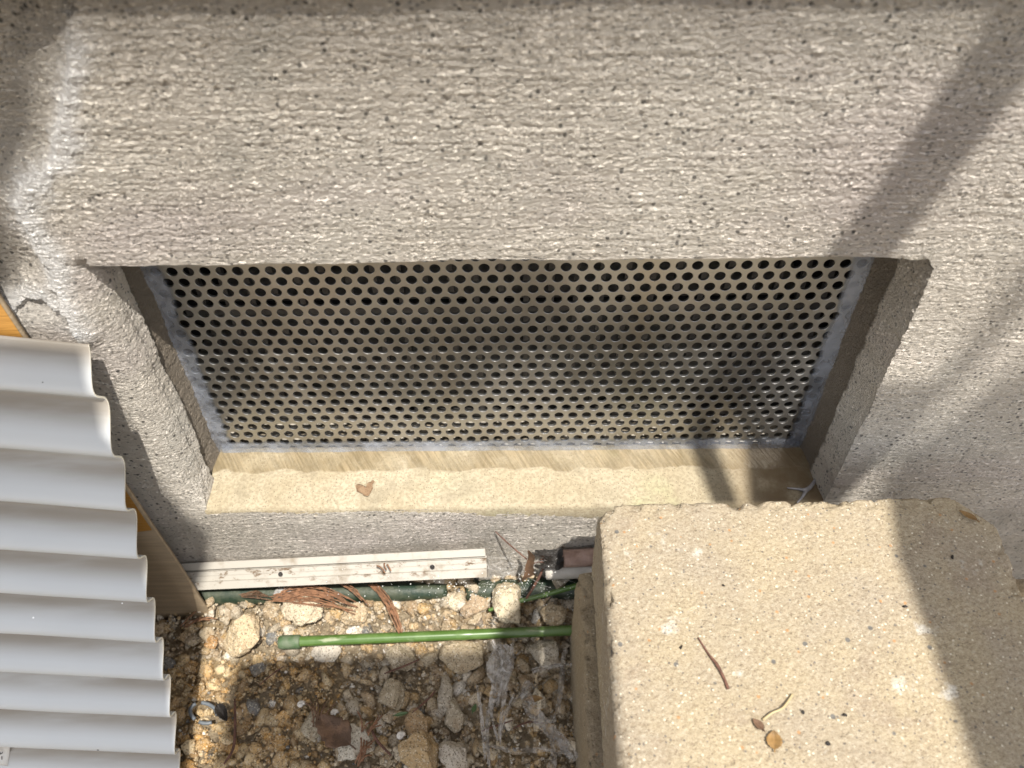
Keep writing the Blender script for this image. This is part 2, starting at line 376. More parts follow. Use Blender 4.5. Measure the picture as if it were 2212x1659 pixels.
def w2(pts): return [(at(X, Y, y=0).x, at(X, Y, y=0).z) for X, Y in pts]
ridge = w2([(158, 40), (152, 110), (138, 230), (128, 330), (95, 375), (60, 410), (38, 445), (62, 500), (92, 545), (118, 580), (125, 620)])
lump = w2([(165, 700), (148, 672), (120, 670), (90, 655), (60, 655), (35, 668), (5, 700), (-40, 735)])
def wally(X, Z):
    P = np.stack([X, X*0, Z], -1); Y = fbm(P, 9, 3.)*.0016
    d = XL-X; r = RL*sst(Z, ZB-.001, ZB+.028)*(1-sst(Z, ZT-.003, ZT+.006))
    dd = np.clip(d, 0, RL)
    inn = (d < RL) & (d > -1e-5)
    Y = Y+np.where(inn, (RL-np.sqrt(np.maximum(RL**2-(RL-dd)**2, 0)))*r/RL, 0)
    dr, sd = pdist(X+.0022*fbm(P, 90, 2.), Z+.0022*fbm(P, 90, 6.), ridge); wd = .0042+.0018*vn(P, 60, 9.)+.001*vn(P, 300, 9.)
    g_ = sst(Z, .325, .300); Y = Y-np.exp(-(dr/(wd*1.1))**2)*g_*.0010; lit_streak = np.clip(1.15*np.exp(-(np.maximum(0, dr-.0012*(sd > 0))/(wd*1.35))**2), 0, 1)*g_  # light streak along the ridge goes into the colour mask
    left = (sd < 0) & (Z > .175) & (X < -.13)
    Y = Y+np.where((sd < 0) & (X < -.12), (.0015*sst(dr, 0, .004)+.45*np.minimum(dr, .022))*sst(Z, .163, .186), 0)
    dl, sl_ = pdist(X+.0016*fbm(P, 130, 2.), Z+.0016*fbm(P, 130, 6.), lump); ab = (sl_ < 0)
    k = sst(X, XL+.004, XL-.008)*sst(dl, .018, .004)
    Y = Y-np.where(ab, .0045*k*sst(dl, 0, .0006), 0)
    lit_streak = np.clip(lit_streak*1.05+np.where(ab, 1., .25)*sst(dl, .014, .003)*sst(X, XL+.006, XL-.004), 0, 1)
    return Y, lit_streak
def warp(X, Z):
    P = np.stack([X, X*0, Z], -1)
    e = np.minimum(np.minimum(abs(X-XL), abs(X-XR)), np.minimum(abs(Z-ZB), abs(Z-ZT)))
    k = np.exp(-(e/.006)**2)
    inx = sst(X, XL-.01, XL)*sst(X, XR+.02, XR); inz = sst(Z, ZB-.01, ZB)*sst(Z, ZT+.02, ZT)
    dx = k*(fbm(P, 55, 1.)*.0006+vn(P, 260, 2.)*.0003)*inz; dz = k*(fbm(P, 50, 5.)*.0005+vn(P, 300, 6.)*.0003)*inx
    # sagging lip at the upper right corner, with the chipped corner beyond it
    dz = dz-.0016*np.exp(-((X-.193)/.006)**2)*sst(abs(Z-ZT), .012, 0)-.0016*sst(X, .199, .202)*sst(abs(Z-ZT), .008, 0)*sst(X, .212, .206)
    dz = dz-.005*np.exp(-((X-.2035)/.0032)**2)*sst(abs(Z-ZT), .010, 0)
    return X+dx, Z+dz
Yf, lit_streak = wally(GX, GZ); WX, WZ = warp(GX, GZ)
V = np.stack([WX, Yf, WZ], -1).reshape(-1, 3); LM = list(lit_streak.ravel())
I = np.arange(nx*nz).reshape(nx, nz)
Q = np.stack([I[:-1, :-1], I[1:, :-1], I[1:, 1:], I[:-1, 1:]], -1)
mask = np.ones(Q.shape[:2], bool); mask[ixl:ixr, izb:izt] = False
Q = Q[mask]
# boundary loop, then rings going inwards
loop = [(ixl, k, 'l') for k in range(izb, izt)]+[(i, izt, 't') for i in range(ixl, ixr)]+[(ixr, k, 'r') for k in range(izt, izb, -1)]+[(i, izb, 'b') for i in range(ixr, ixl, -1)]
K = 52; YE = .060; L = len(loop)
def xl(y, z): 
    rg = .0225+.0025*vn(np.stack([z*0, z*0, z], -1), 45, 4.)+.001*vn(np.stack([z*0, z*0, z], -1), 160, 4.)
    return np.interp(y, [0, .045], [-.2003, -.1985])-.0034*sst(y, rg, rg+.0012)+.0026*sst(y, rg+.0016, .045)
def xr(y, z):
    rg = .0245+.001*vn(np.stack([z*0, z*0, z], -1), 60, 8.)
    return np.interp(y, [0, .045, .06], [.2035, .1955, .195])+.0012*sst(y, rg, rg+.0015)-.001*sst(y, .035, .045)
bi = np.array([I[i, k] for i, k, s_ in loop]); B = V[bi]
sx = (B[:, 0]-XL)/(XR-XL); sz = (B[:, 2]-ZB)/(ZT-ZB)
rings = []
for k in range(1, K+1):
    t = k/K; y = B[:, 1]+(YE-B[:, 1])*t
    l_, r_ = xl(y, B[:, 2]), xr(y, B[:, 2]); zt = ZT+(y*0)+.0005*vn(np.stack([B[:, 0], y, y*0], -1), 90); zb = ZB+y*0
    f = sst(t*np.ones(L), 0, .15)
    nxp = l_+(r_-l_)*sx; nzp = zb+(zt-zb)*sz
    rings.append(np.stack([B[:, 0]*(1-f)+nxp*f, y, B[:, 2]*(1-f)+nzp*f], -1))
R = np.concatenate(rings); base = len(V)
ids = [bi]+[base+np.arange(L)+k*L for k in range(K)]
RQ = []
for a, b in zip(ids[:-1], ids[1:]):
    RQ.append(np.stack([a, np.roll(a, -1), np.roll(b, -1), b], -1))
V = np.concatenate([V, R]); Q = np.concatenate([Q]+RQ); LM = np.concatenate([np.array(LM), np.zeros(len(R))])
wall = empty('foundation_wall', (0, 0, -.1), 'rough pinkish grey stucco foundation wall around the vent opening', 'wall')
mesh('stucco_face', V, Q, M['stucco'], wall, attrs={'lit_streak': LM})
# mortar sill
SX = np.linspace(-.2012, .206, 460); SY = np.linspace(-.0004, .046, 56)
gx, gy = np.meshgrid(SX, SY, indexing='ij'); P = np.stack([gx, gy, gx*0], -1)
edge = fbm(P, 120, 2.)*.0005
gz = -.0036+.0055*(gy/.045)-(gx*.006)+fbm(P, 30)*.0004-np.where(gy < .003, ((.003-gy)/.003)**2*.0022, 0)+edge*sst(gy, .01, 0)
top = np.stack([gx, gy, gz], -1).reshape(-1, 3); ii = np.arange(gx.size).reshape(gx.shape)
q = np.stack([ii[:-1, :-1], ii[1:, :-1], ii[1:, 1:], ii[:-1, 1:]], -1).reshape(-1, 4)
fv = top.reshape(*gx.shape, 3)[:, 0].copy(); fv[:, 2] = -.02; fv[:, 1] += .0015
fi = len(top)+np.arange(len(fv)); q2 = np.stack([fi[:-1], fi[1:], ii[1:, 0], ii[:-1, 0]], -1)
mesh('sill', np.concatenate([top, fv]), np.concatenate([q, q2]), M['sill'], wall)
# room behind the plate
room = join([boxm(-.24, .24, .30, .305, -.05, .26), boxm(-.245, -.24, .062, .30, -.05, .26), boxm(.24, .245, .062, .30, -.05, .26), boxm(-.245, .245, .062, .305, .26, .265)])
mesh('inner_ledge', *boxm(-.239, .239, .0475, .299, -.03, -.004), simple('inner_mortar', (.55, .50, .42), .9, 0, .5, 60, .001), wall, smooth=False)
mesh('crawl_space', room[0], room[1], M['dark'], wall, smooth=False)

# ------------------------------------------------------------- perforated plate
PT = .009; HR = .00305; NS = 24; TK = .0016
plate = empty('vent_plate', (0, YP, 0), 'perforated stainless steel vent plate glued into the wall opening', 'vent cover')
cell = []
hexc = [(PT/math.sqrt(3)*math.cos(math.radians(30+60*k)), PT/math.sqrt(3)*math.sin(math.radians(30+60*k))) for k in range(6)]
hb = []
for k in range(6):
    a, b = hexc[k], hexc[(k+1) % 6]
    for j in range(NS//6): t = j/(NS//6); hb.append((a[0]+(b[0]-a[0])*t, a[1]+(b[1]-a[1])*t))
hb = np.array(hb); ang = np.radians(30+360/NS*np.arange(NS)); hr = np.stack([np.cos(ang), np.sin(ang)], -1)
cv = np.concatenate([np.c_[hb[:, 0], np.zeros(NS), hb[:, 1]], np.c_[hr[:, 0]*(HR+.00012), np.zeros(NS), hr[:, 1]*(HR+.00012)],
                     np.c_[hr[:, 0]*HR, np.full(NS, .00012), hr[:, 1]*HR], np.c_[hr[:, 0]*HR, np.full(NS, TK), hr[:, 1]*HR], np.c_[hb[:, 0], np.full(NS, TK), hb[:, 1]]])
cf = []
for r0 in range(4):
    for k in range(NS): cf.append((r0*NS+k, r0*NS+(k+1) % NS, (r0+1)*NS+(k+1) % NS, (r0+1)*NS+k))
cf = np.array(cf); VV = []; FF = []; cnt = 0
rh = PT*math.sqrt(3)/2
for j in range(0, 27):
    z = .0035-.0005+rh*(j-1)
    for i in range(-23, 24):
        x = i*PT+(PT/2 if j % 2 else 0)-.001
        if abs(x) > .203 or z > .208: continue
        VV.append(cv+np.array([x, YP, z])); FF.append(cf+cnt*len(cv)); cnt += 1
mesh('perforated_sheet', np.concatenate(VV), np.concatenate(FF), M['metal'], plate, smooth=False)
# silicone smears along three edges of the plate
def smear(name, side):
    V = []; n = 260; mrows = 14; FD = []
    for i in range(n):
        t = i/(n-1)
        for j in range(mrows):
            s_ = j/(mrows-1)
            if side == 'b':
                x = -.197+.392*t; wd = .0085+.003*mn.noise((x*60, 1, 0))+.0012*mn.noise((x*260, 1, 4)); z0 = .0015-x*.006
                x_, z_ = x, z0+wd*s_
            else:
                z = -.001+.20*t; wd = .0102+.003*mn.noise((z*45, 7 if side == 'l' else 3, 0))+.0014*mn.noise((z*250, 1, 9))
                if side == 'r': wd *= 1.0
                x0 = float(xl(np.array([.045]), np.array([z]))[0])-.001 if side == 'l' else float(xr(np.array([.045]), np.array([z]))[0])+.001
                sg = 1 if side == 'l' else -1; x_, z_ = x0+sg*wd*s_, z
            th = .0022*(1-s_)**1.6+.00035*(1-s_)+.0004*mn.noise((x_*150, z_*150, 3))*(1-s_)
            V.append((x_, YP-.00035-th, z_)); FD.append(1-s_)
    q = [(i*mrows+j, (i+1)*mrows+j, (i+1)*mrows+j+1, i*mrows+j+1) for i in range(n-1) for j in range(mrows-1)]
    mesh(name, V, q, M['glue'], plate, attrs={'fade': FD})
smear('silicone_bead', 'l'); smear('silicone_bead', 'r'); smear('silicone_bead', 'b')
# cast grille standing behind the plate
gr = empty('inner_grille', (0, .075, 0), 'dark upright bars standing behind the perforated plate', 'grille')
mesh('frame_bar', *join([boxm(-.2, .2, .072, .080, .10, .106), boxm(-.2, .2, .072, .080, .002, .010)]), M['iron'], gr, smooth=False)
for k in range(26):
    x = -.19+k*.0152; mesh('bar', *boxm(x, x+.0035, .074, .078, .0105, .20), M['iron'], gr, smooth=False)
rub = []
for k in range(260):
    p = Vector((random.uniform(-.2, .2), random.uniform(.050, .07), -.004)); r = random.uniform(.0015, .005)
    bm = bmesh.new(); bmesh.ops.create_icosphere(bm, subdivisions=1, radius=1)
    rub.append(([p+Vector((v.co.x*r*random.uniform(.8, 1.5), v.co.y*r, v.co.z*r*.7)) for v in bm.verts], [tuple(v.index for v in f.verts) for f in bm.faces])); bm.free()
V_, F_ = join(rub); tag(mesh('rubble', V_, F_, simple('rubble', (.30, .25, .18), .9, 0, .5, 200), None), 'bits of grit lying behind the perforated vent plate', 'rubble', kind='stuff')

# ------------------------------------------------------------- siding drip edge above
sd = empty('siding', (0, 0, .33), 'dark lower edge of the siding above the stucco wall', 'siding')
pf = [(.02, .334), (-.0045, .3302), (-.0055, .3308), (-.0055, .336), (-.003, .342), (-.003, .9), (.02, .9)]
V = [(x, y, z) for x in (-3, 3) for y, z in pf]; k = len(pf)
mesh('drip_edge', V, [(i, (i+1) % k, k+(i+1) % k, k+i) for i in range(k)]+[tuple(range(k))[::-1], tuple(range(k, 2*k))], M['flash'], sd, smooth=False)

# ------------------------------------------------------------- ground
GZ0 = -.116
gxs = np.array([-40, -12, -4, -1.5, -.8, -.5]+list(np.linspace(-.4, .4, 260))+[.5, .8, 1.5, 4, 12, 40])
gys = np.array([-60, -20, -6, -2, -1, -.6]+list(np.linspace(-.45, .02, 160))+[.3])
gx, gy = np.meshgrid(gxs, gys, indexing='ij'); P = np.stack([gx, gy, gx*0], -1)
nearm = np.exp(-(gx/.5)**2)*np.exp(-((gy+.1)/.5)**2)
gz = GZ0+(fbm(P, 22)*.0035+fbm(P, 120, 3.)*.0018+.0008)*nearm+np.clip(gy+.05, 0, .07)*.45*nearm
ii = np.arange(gx.size).reshape(gx.shape)
tag(mesh('ground', np.stack([gx, gy, gz], -1).reshape(-1, 3), np.stack([ii[:-1, :-1], ii[1:, :-1], ii[1:, 1:], ii[:-1, 1:]], -1).reshape(-1, 4), M['soil']), kind='structure')
def ico(sub):
    bm = bmesh.new(); bmesh.ops.create_icosphere(bm, subdivisions=sub, radius=1)
    v = np.array([x.co[:] for x in bm.verts]); f = np.array([[q.index for q in x.verts] for x in bm.faces]); bm.free(); return v, f
IC = {k: ico(k) for k in (1, 2, 3, 4, 5)}
PAL = np.array([(.39, .29, .18), (.43, .35, .24), (.36, .27, .17), (.42, .28, .13), (.50, .42, .31), (.34, .29, .22), (.29, .21, .13), (.56, .50, .41), (.44, .32, .18)])
def stone(sub, size, planes=9, rough=.10, rot=None):
    v, f = IC[sub]; v = v.copy()
    for k in range(planes):
        nn = rng.normal(size=3); nn /= np.linalg.norm(nn); c = rng.uniform(.42, .82)
        d = v@nn; v = v-np.outer(np.maximum(d-c, 0)*.92, nn)
    v = v*(1+rough*fbm(v, 1.9, rng.uniform(0, 50), 3))[:, None]
    if sub >= 4: v = v*(1+.05*fbm(v, 7., rng.uniform(0, 50), 3))[:, None]
    v = v*np.array(size)
    a = rng.normal(size=4); a /= np.linalg.norm(a); ww, x, y, z = a
    if rot is None:
        Rm = np.array([[1-2*(y*y+z*z), 2*(x*y-z*ww), 2*(x*z+y*ww)], [2*(x*y+z*ww), 1-2*(x*x+z*z), 2*(y*z-x*ww)], [2*(x*z-y*ww), 2*(y*z+x*ww), 1-2*(x*x+y*y)]])
    else:
        c, s_ = math.cos(rot), math.sin(rot); Rm = np.array([[c, -s_, 0], [s_, c, 0], [0, 0, 1]])
    return v@Rm.T, f
def gravel(name, cnt, box, r0, r1, label, sub=2, keep=None, zt=0, warm=0):
    VV = []; FF = []; CC = []; nv = 0
    for k in range(cnt):
        x, y = rng.uniform(box[0], box[1]), rng.uniform(box[2], box[3])
        if keep is not None and not keep(x, y): continue
        r = r0*(r1/r0)**(rng.random()**1.9)
        v, f = stone(sub, (r, r*rng.uniform(.6, .95), r*rng.uniform(.55, .85)), 9, .17)
        z = GZ0+zt+fbm(np.array([[x, y, 0.]]), 22)[0]*.0035+r*rng.uniform(-.05, .55)+max(0, y+.05)*.52
        VV.append(v+np.array([x, y, z])); FF.append(f+nv); nv += len(v)
        c = PAL[rng.integers(len(PAL))]*rng.uniform(.9, 1.3)
        if x < -.12 and y < -.05: c = c*np.array([1.12, .98, .72])
        if rng.random() < .02: c = np.array((.13, .14, .15))
        if rng.random() < .03: c = np.array((.75, .72, .66))
        CC.append(np.tile(c, (len(v), 1)))
    tag(mesh(name, np.concatenate(VV), np.concatenate(FF), M['stone'], attrs={'col': np.concatenate(CC)}), label, 'gravel', kind='stuff')
gravel('gravel', 5600, (-.27, .075, -.24, .0), .0016, .0085, 'tan and orange gravel and crumbled soil between the corrugated sheet and the concrete block', keep=lambda x, y: True)
gravel('gravel', 120, (-.25, .06, -.22, -.012), .0048, .0105, 'thumb sized crumbly lumps half sunk in the finer gravel', sub=4, zt=-.002)
gravel('gravel', 9500, (-.25, .06, -.22, -.004), .0007, .0026, 'finest yellowish grit and crumbs between the larger stones', sub=1, zt=.004)
gravel('gravel', 1500, (-.9, .9, -1.0, -.01), .004, .012, 'coarse brown gravel outside the picture in front of the wall', keep=lambda x, y: not (-.27 < x < .08 and y > -.24))

# ------------------------------------------------------------- named stones  (px box, colour, label)
ST = [((1058, 1266, 1132, 1366), (.62, .53, .38), 'pale pointed stone standing under the thin green stem', 1.5),
      ((842, 1392, 900, 1446), (.45, .37, .26), 'blocky grey tan stone just below the middle of the green stake', .9),
      ((945, 1393, 1036, 1458), (.44, .35, .23), 'large cracked flat stone with an orange spot below the green stake', .7),
      ((1143, 1383, 1217, 1437), (.47, .42, .34), 'grey cracked clod below the right end of the green stake', .8),
      ((676, 1396, 734, 1434), (.55, .50, .43), 'pale grey rough stone tucked under the capped end of the stake', .7),
      ((488, 1340, 570, 1412), (.56, .44, .28), 'large sunlit tan stone left of the green stake cap', .8),
      ((443, 1376, 472, 1402), (.46, .24, .08), 'small glossy orange pebble right of the cardboard corner', .8),
      ((732, 1571, 808, 1642), (.56, .51, .42), 'pale elongated stone lying right of the big brown leaf', .6),
      ((870, 1590, 962, 1665), (.46, .31, .15), 'big orange stone at the bottom edge of the photo', .9),
      ((947, 1612, 1020, 1662), (.55, .49, .41), 'pale pitted stone right of the big orange stone', .7),
      ((957, 1515, 1001, 1576), (.42, .36, .27), 'flat grey and ochre stone above the pale pitted stone', .6),
      ((878, 1533, 922, 1598), (.44, .29, .15), 'tall orange brown stone above the big orange stone', .9),
      ((946, 1473, 985, 1540), (.42, .37, .30), 'narrow grey stone above the flat ochre stone', .7),
      ((812, 1478, 868, 1538), (.40, .33, .23), 'rounded tan clod in the middle of the gravel', .8),
      ((1152, 1492, 1180, 1540), (.54, .48, .38), 'pale narrow stone under the torn plastic film', .7),
      ((1160, 1305, 1220, 1349), (.38, .29, .18), 'brown clod above the right end of the green stake', .8),
      ((1243, 1277, 1300, 1335), (.47, .39, .28), 'tan clod against the concrete block above the stake', .8),
      ((1188, 1236, 1230, 1275), (.46, .41, .33), 'grey stone crossed by the upper part of the thin stem', .8),
      ((541, 1434, 572, 1462), (.15, .15, .15), 'small dark grey pebble below the green stake cap', .8),
      ((598, 1270, 636, 1296), (.46, .47, .48), 'small bluish grey pebble at the left of the dry cypress bundle', .7),
      ((620, 1285, 700, 1345), (.60, .50, .36), 'sunlit crusty clod beneath the dry cypress bundle', .6),
      ((745, 1300, 800, 1352), (.50, .38, .24), 'sunlit brown clod right of the crusty one', .7),
      ((1000, 1290, 1050, 1335), (.40, .29, .19), 'brown crumbly clod left of the pale pointed stone', .8),
      ((648, 1545, 690, 1600), (.44, .38, .28), 'sandy clod left of the big brown leaf', .6)]
for (x0, y0, x1, y1), c, lb, tk in ST:
    zc = -.103; p = at((x0+x1)/2, (y0+y1)/2, z=zc); Z = (p-CAM).dot(FW)
    a = (x1-x0)/2*Z/F*1.22; b = (y1-y0)/2*Z/F*1.38; hgt = min(a, b)*tk*.9
    if 'standing' in lb: b *= .75; hgt = .014
    v, f = stone(5 if (x1-x0) > 45 else 4, (a, b, hgt), 11, .10, rot=random.uniform(-.25, .25))
    p.z = GZ0+hgt*.55+.006+max(0, p.y+.05)*.45
    p = at((x0+x1)/2, (y0+y1)/2, z=p.z)
    p.z += .0015
    o = mesh('stone', v, f, M['stone'], attrs={'col': np.tile(np.array(c)*.95, (len(v), 1))}); o.location = p
    tag(o, lb, 'stone', 'larger stones and clods in the gravel')

# ------------------------------------------------------------- concrete blocks at the right
def rough_block(name, x0, x1, y0, y1, z0, z1, st, mat, chips, r=.0035, cut=0):
    V, Q = gridbox(x0, x1, y0, y1, z0, z1, st)
    lo = np.array([x0, y0, z0]); hi = np.array([x1, y1, z1])
    q = np.minimum(V-lo, hi-V); s_ = np.sort(q, axis=1)
    rr = r*(1+.6*vn(V, 60, 3.)+.5*vn(V, 170, 8.))
    c = np.clip(V, lo+rr[:, None], hi-rr[:, None]); d = V-c; ln = np.linalg.norm(d, axis=1)
    m_ = ln > 1e-9; V2 = V.copy(); V2[m_] = c[m_]+d[m_]/ln[m_][:, None]*np.minimum(ln, rr)[m_][:, None]
    ed = np.exp(-((s_[:, 0]+s_[:, 1])/.006)**2)
    ctr = (lo+hi)/2; V2 = V2+(ed*np.maximum(0, fbm(V, 230, 2.)-.1)*.0026)[:, None]*np.sign(ctr-V)*np.array([1, 1, 1])
    for (cx, cy, cz, rad, dep) in chips:
        k = np.exp(-(np.linalg.norm(V-np.array([cx, cy, cz]), axis=1)/rad)**2); V2 = V2+k[:, None]*np.array(dep)
    if cut:
        dd = (V2[:, 0]-(x1-cut))+(V2[:, 1]-(y1-cut))*.9; m_ = dd > 0
        V2[m_, 0] -= dd[m_]*.5; V2[m_, 1] -= dd[m_]*.55
    return V2, Q
bx0, bx1, by1, bz1 = .0470, .2650, -.0435, .060
bk = empty('concrete_block', ((bx0+bx1)/2, -.19, -.006), 'sandy yellow concrete paver with chipped edges, uppermost block in front of the wall', 'concrete block')
n1 = at(1808, 1082, z=bz1); n2 = at(1590, 1090, z=bz1)
V, Q = rough_block('b', bx0+.001, bx1, -.345, by1, -.006, bz1, .0016, None,
    [(n1.x, by1, bz1, .0028, (0, -.004, -.004)), (n2.x, by1, bz1, .004, (0, -.0028, -.003)), (n2.x+.012, by1, bz1, .003, (0, -.002, -.002)), (bx0, by1, bz1, .007, (.004, -.003, -.002)), (bx0, -.10, bz1, .004, (.002, 0, -.002)), (bx1, -.10, bz1, .006, (-.002, 0, -.001))], .0013, .010)
V[:, 1] += (V[:, 0]-bx0)*.012; V[:, 0] += (V[:, 1]-by1)*.02
mesh('block_body', V, Q, M['block'], bk)
b2 = empty('concrete_block', (.15, -.19, GZ0), 'greyish dirty concrete block under the sandy paver, resting on the gravel', 'concrete block')
V, Q = rough_block('b', .0385, .268, -.35, -.0455, GZ0-.004, -.0075, .002, None, [(.0385, -.09, -.02, .012, (.004, 0, 0)), (.0385, -.06, -.0075, .01, (.005, -.004, -.003))], .003)
mesh('block_body', V, Q, M['block2'], b2)
# litter on the paver
def on(X, Y, h=.0012): p = at(X, Y, z=bz1+h); return p
def tubeobj(name, pts, rad, mat, label, cat, group=None, seg=8, parent=None, nn=10):
    P = bez(pts, nn)
    if isinstance(rad, (list, tuple)): rad = [float(np.interp(i/(len(P)-1), np.linspace(0, 1, len(rad)), rad)) for i in range(len(P))]
    V, Fc = tube(P, rad, seg); o = mesh(name, V, Fc, mat, parent)
    if not parent: tag(o, label, cat, group)
    return o
tubeobj('twig', [on(1508, 1377), on(1530, 1412), on(1549, 1436, .002), on(1563, 1463), on(1573, 1488)], [.0003, .0005, .0008, .0007, .0008], M['twig'], 'dark red brown bent twig on top of the sandy paver', 'twig')
tubeobj('straw', [on(1648, 1555), on(1668, 1540, .003), on(1692, 1528, .003), on(1712, 1500)], [.0007, .0005, .0005, .0006], M['straw'], 'pale curved straw with a dark tip on the sandy paver', 'straw')
def leaf(name, c, L_, W_, ang, mat, label, curl=.25, z=.002, shape=None, cat='leaf', tilt=0, vein=True):
    V = []; nu, nvv = 16, 9
    for i in range(nu):
        t = i/(nu-1); wd = W_*(math.sin(math.pi*min(1, t**.8))**.75)*(.5)+1e-5
        if shape: wd = W_*.5*shape(t)
        for j in range(nvv):
            s_ = j/(nvv-1)*2-1; x = (t-.5)*L_; y = s_*wd*(1+.10*math.sin(t*37))
            zz = z+abs(s_)**1.5*wd*curl*1.2+curl*L_*.25*(t-.5)**2*2+.0006*mn.noise((x*200, y*200, ang))-(.0004 if j == nvv//2 and vein else 0)+tilt*x
            V.append((x*math.cos(ang)-y*math.sin(ang), x*math.sin(ang)+y*math.cos(ang), zz))
    q = [(i*nvv+j, (i+1)*nvv+j, (i+1)*nvv+j+1, i*nvv+j+1) for i in range(nu-1) for j in range(nvv-1)]
    st_ = tube([((-.5*L_-.15*L_)*math.cos(ang), (-.65*L_)*math.sin(ang), z), (-.48*L_*math.cos(ang), -.48*L_*math.sin(ang), z+.0003)], .0003+L_*.008, 6)
    k = len(V); V += st_[0]; q += [tuple(a+k for a in f) for f in st_[1]]
    o = mesh(name, V, q, mat); o.location = c
    sm = o.modifiers.new('thick', 'SOLIDIFY'); sm.thickness = .0002
    return tag(o, label, cat)
leaf('leaf', on(1636, 1568, 0), .0065, .0035, 2.2, M['brown'], 'small brown leaf scrap left of the ochre one on the paver')
leaf('leaf', on(1670, 1602, 0), .0085, .0070, 1.4, M['ochre'], 'small ochre leaf scrap near the bottom edge of the paver')
leaf('leaf', on(2088, 1118, 0), .010, .0035, 2.4, M['ochre'], 'blurred tan leaf scrap on the far right corner of the paver')
for X, Y, r, lb in ((1562, 1264, .0010, 'dark grain in the upper left part of the paver top'), (2057, 1203, .0013, 'black grain in the shaded upper right of the paver top'), (1955, 1310, .0014, 'blue grey grain near the shadow edge on the paver top'), (1470, 1398, .0013, 'small dark seed left of the twig on the paver'), (1735, 1538, .0011, 'dark seed by the tip of the straw'), (1788, 1606, .0012, 'dark seed right of the ochre leaf scrap'), (1825, 1545, .0011, 'dark seed right of the straw')):
    v, f = stone(3, (r, r, r*.5), 5, .2); o = mesh('grain', v, f, M['torn']); o.location = on(X, Y, .0006); tag(o, lb, 'grain', 'dark grains on the paver')

# ------------------------------------------------------------- corrugated sheet leaning at the left
edge_px = [(190, 745), (233, 872), (268, 1000), (293, 1110), (316, 1210), (333, 1300), (352, 1385), (367, 1465), (380, 1545), (388, 1625), (396, 1702), (402, 1775)]
ZA, ZE = .430, .528; zz = [1/(1/ZA+(1/ZE-1/ZA)*i/9) for i in range(12)]
ep = [atZ(X, Y, z) for (X, Y), z in zip(edge_px, zz)]
ep = [p for p in ep if p.z > GZ0-.03]
ab = (ep[-1]-ep[0]); nrm = Vector((0, ab.z, -ab.y)).normalized()
if nrm.y > 0: nrm = -nrm
slope = Vector((0, ab.y, ab.z)).normalized()
wdir = Vector((-1, 0, .165)).normalized()
PW = []; NW = len(ep)-1; SUB = 20
for i in range(NW*SUB+1):
    u = i/SUB; a = min(int(u), NW-1); P0 = ep[a].lerp(ep[a+1], u-a)
    # smooth spine position, then wave along the normal; phase gives the hooked step seen at each valley
    PW.append((P0, u))
V = []; D = []; ED = []; ncol = 60; Lp = .34
spx = np.array([[p.x, p.y, p.z] for p in ep]); uu = np.arange(NW+1)
def spine(u):
    uc = np.clip(u, 0, NW); e0 = np.minimum(u, 0)[:, None]*(spx[1]-spx[0]); e1 = np.maximum(u-NW, 0)[:, None]*(spx[-1]-spx[-2])
    f = np.stack([np.interp(uc, uu, spx[:, k]) for k in range(3)], -1)+e0+e1
    return Vector(f.mean(axis=0))
for (P0, u) in PW:
    ph = (u % 1); wv = math.cos(2*math.pi*(ph-.52))
    P1 = spine(np.array([u-.3, u-.15, u, u+.15, u+.3]))
    for j in range(ncol+1):
        t = (j/ncol)**1.6; p = P1+wdir*(t*Lp)
        wv = (1-math.cos(2*math.pi*ph))/2; amp = .0088*wv-.001+.0006*mn.noise((t*6, u*.6, 2))
        p = p+nrm*amp+slope*(.0062*wv)
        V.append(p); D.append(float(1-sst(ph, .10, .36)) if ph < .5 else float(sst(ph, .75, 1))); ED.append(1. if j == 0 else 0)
nr = len(PW); nc = ncol+1
q = [(i*nc+j, i*nc+j+1, (i+1)*nc+j+1, (i+1)*nc+j) for i in range(nr-1) for j in range(nc-1)]
SHV = np.array([v[:] for v in V]); SHP = np.repeat([(u_ % 1) for (_, u_) in PW], nc)
sh = empty('corrugated_sheet', V[-1], 'pale grey corrugated plastic sheet leaning at the left of the wall', 'plastic sheet')
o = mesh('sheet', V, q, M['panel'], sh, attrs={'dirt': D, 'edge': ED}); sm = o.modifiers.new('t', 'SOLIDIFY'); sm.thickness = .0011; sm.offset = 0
# printed sticker low on the sheet, with scraps of small print at its right side
sc_ = atZ(22, 1592, zz[9]-.006); 
def onsheet(X, Y): 
    # plane of the sheet through the lower edge points, lifted to the crest
    p0 = ep[min(9, NW)]+nrm*.0052; d = FW + EU*((X-CX)/F) + EV*((Y-CY)/F); t = (p0-CAM).dot(nrm)/d.dot(nrm); return CAM+d*t
dv = SHV-np.array(CAM[:]); zc_ = dv@np.array(FW[:]); ux_ = CX+F*(dv@np.array(EU[:]))/zc_; uy_ = CY+F*(dv@np.array(EV[:]))/zc_
fm = (SHP > .02) & (SHP < .50)
def onsheet(X, Y, off=.0006):
    d = np.hypot(ux_-X, uy_-Y)+np.where(fm, 0, 1e4); k = np.argsort(d)[:4]; w_ = 1/(d[k]+3); return atZ(X, Y, float((zc_[k]*w_).sum()/w_.sum())-off)
SGX = np.linspace(-70, 24, 14); SGY = np.linspace(0, 1, 9)
stk = [onsheet(X-b*7, 1590+(X+70)*.09+b*56) for X in SGX for b in SGY]
so_ = mesh('sticker', stk, [(i*9+j, (i+1)*9+j, (i+1)*9+j+1, i*9+j+1) for i in range(13) for j in range(8)], M['paper'], sh)
mo = so_.modifiers.new('t', 'SOLIDIFY'); mo.thickness = .0003; mo.offset = 0
ink = []
def stroke(pts): ink.append(tube([onsheet(a, b, .0009) for a, b in pts], .00022, 5))
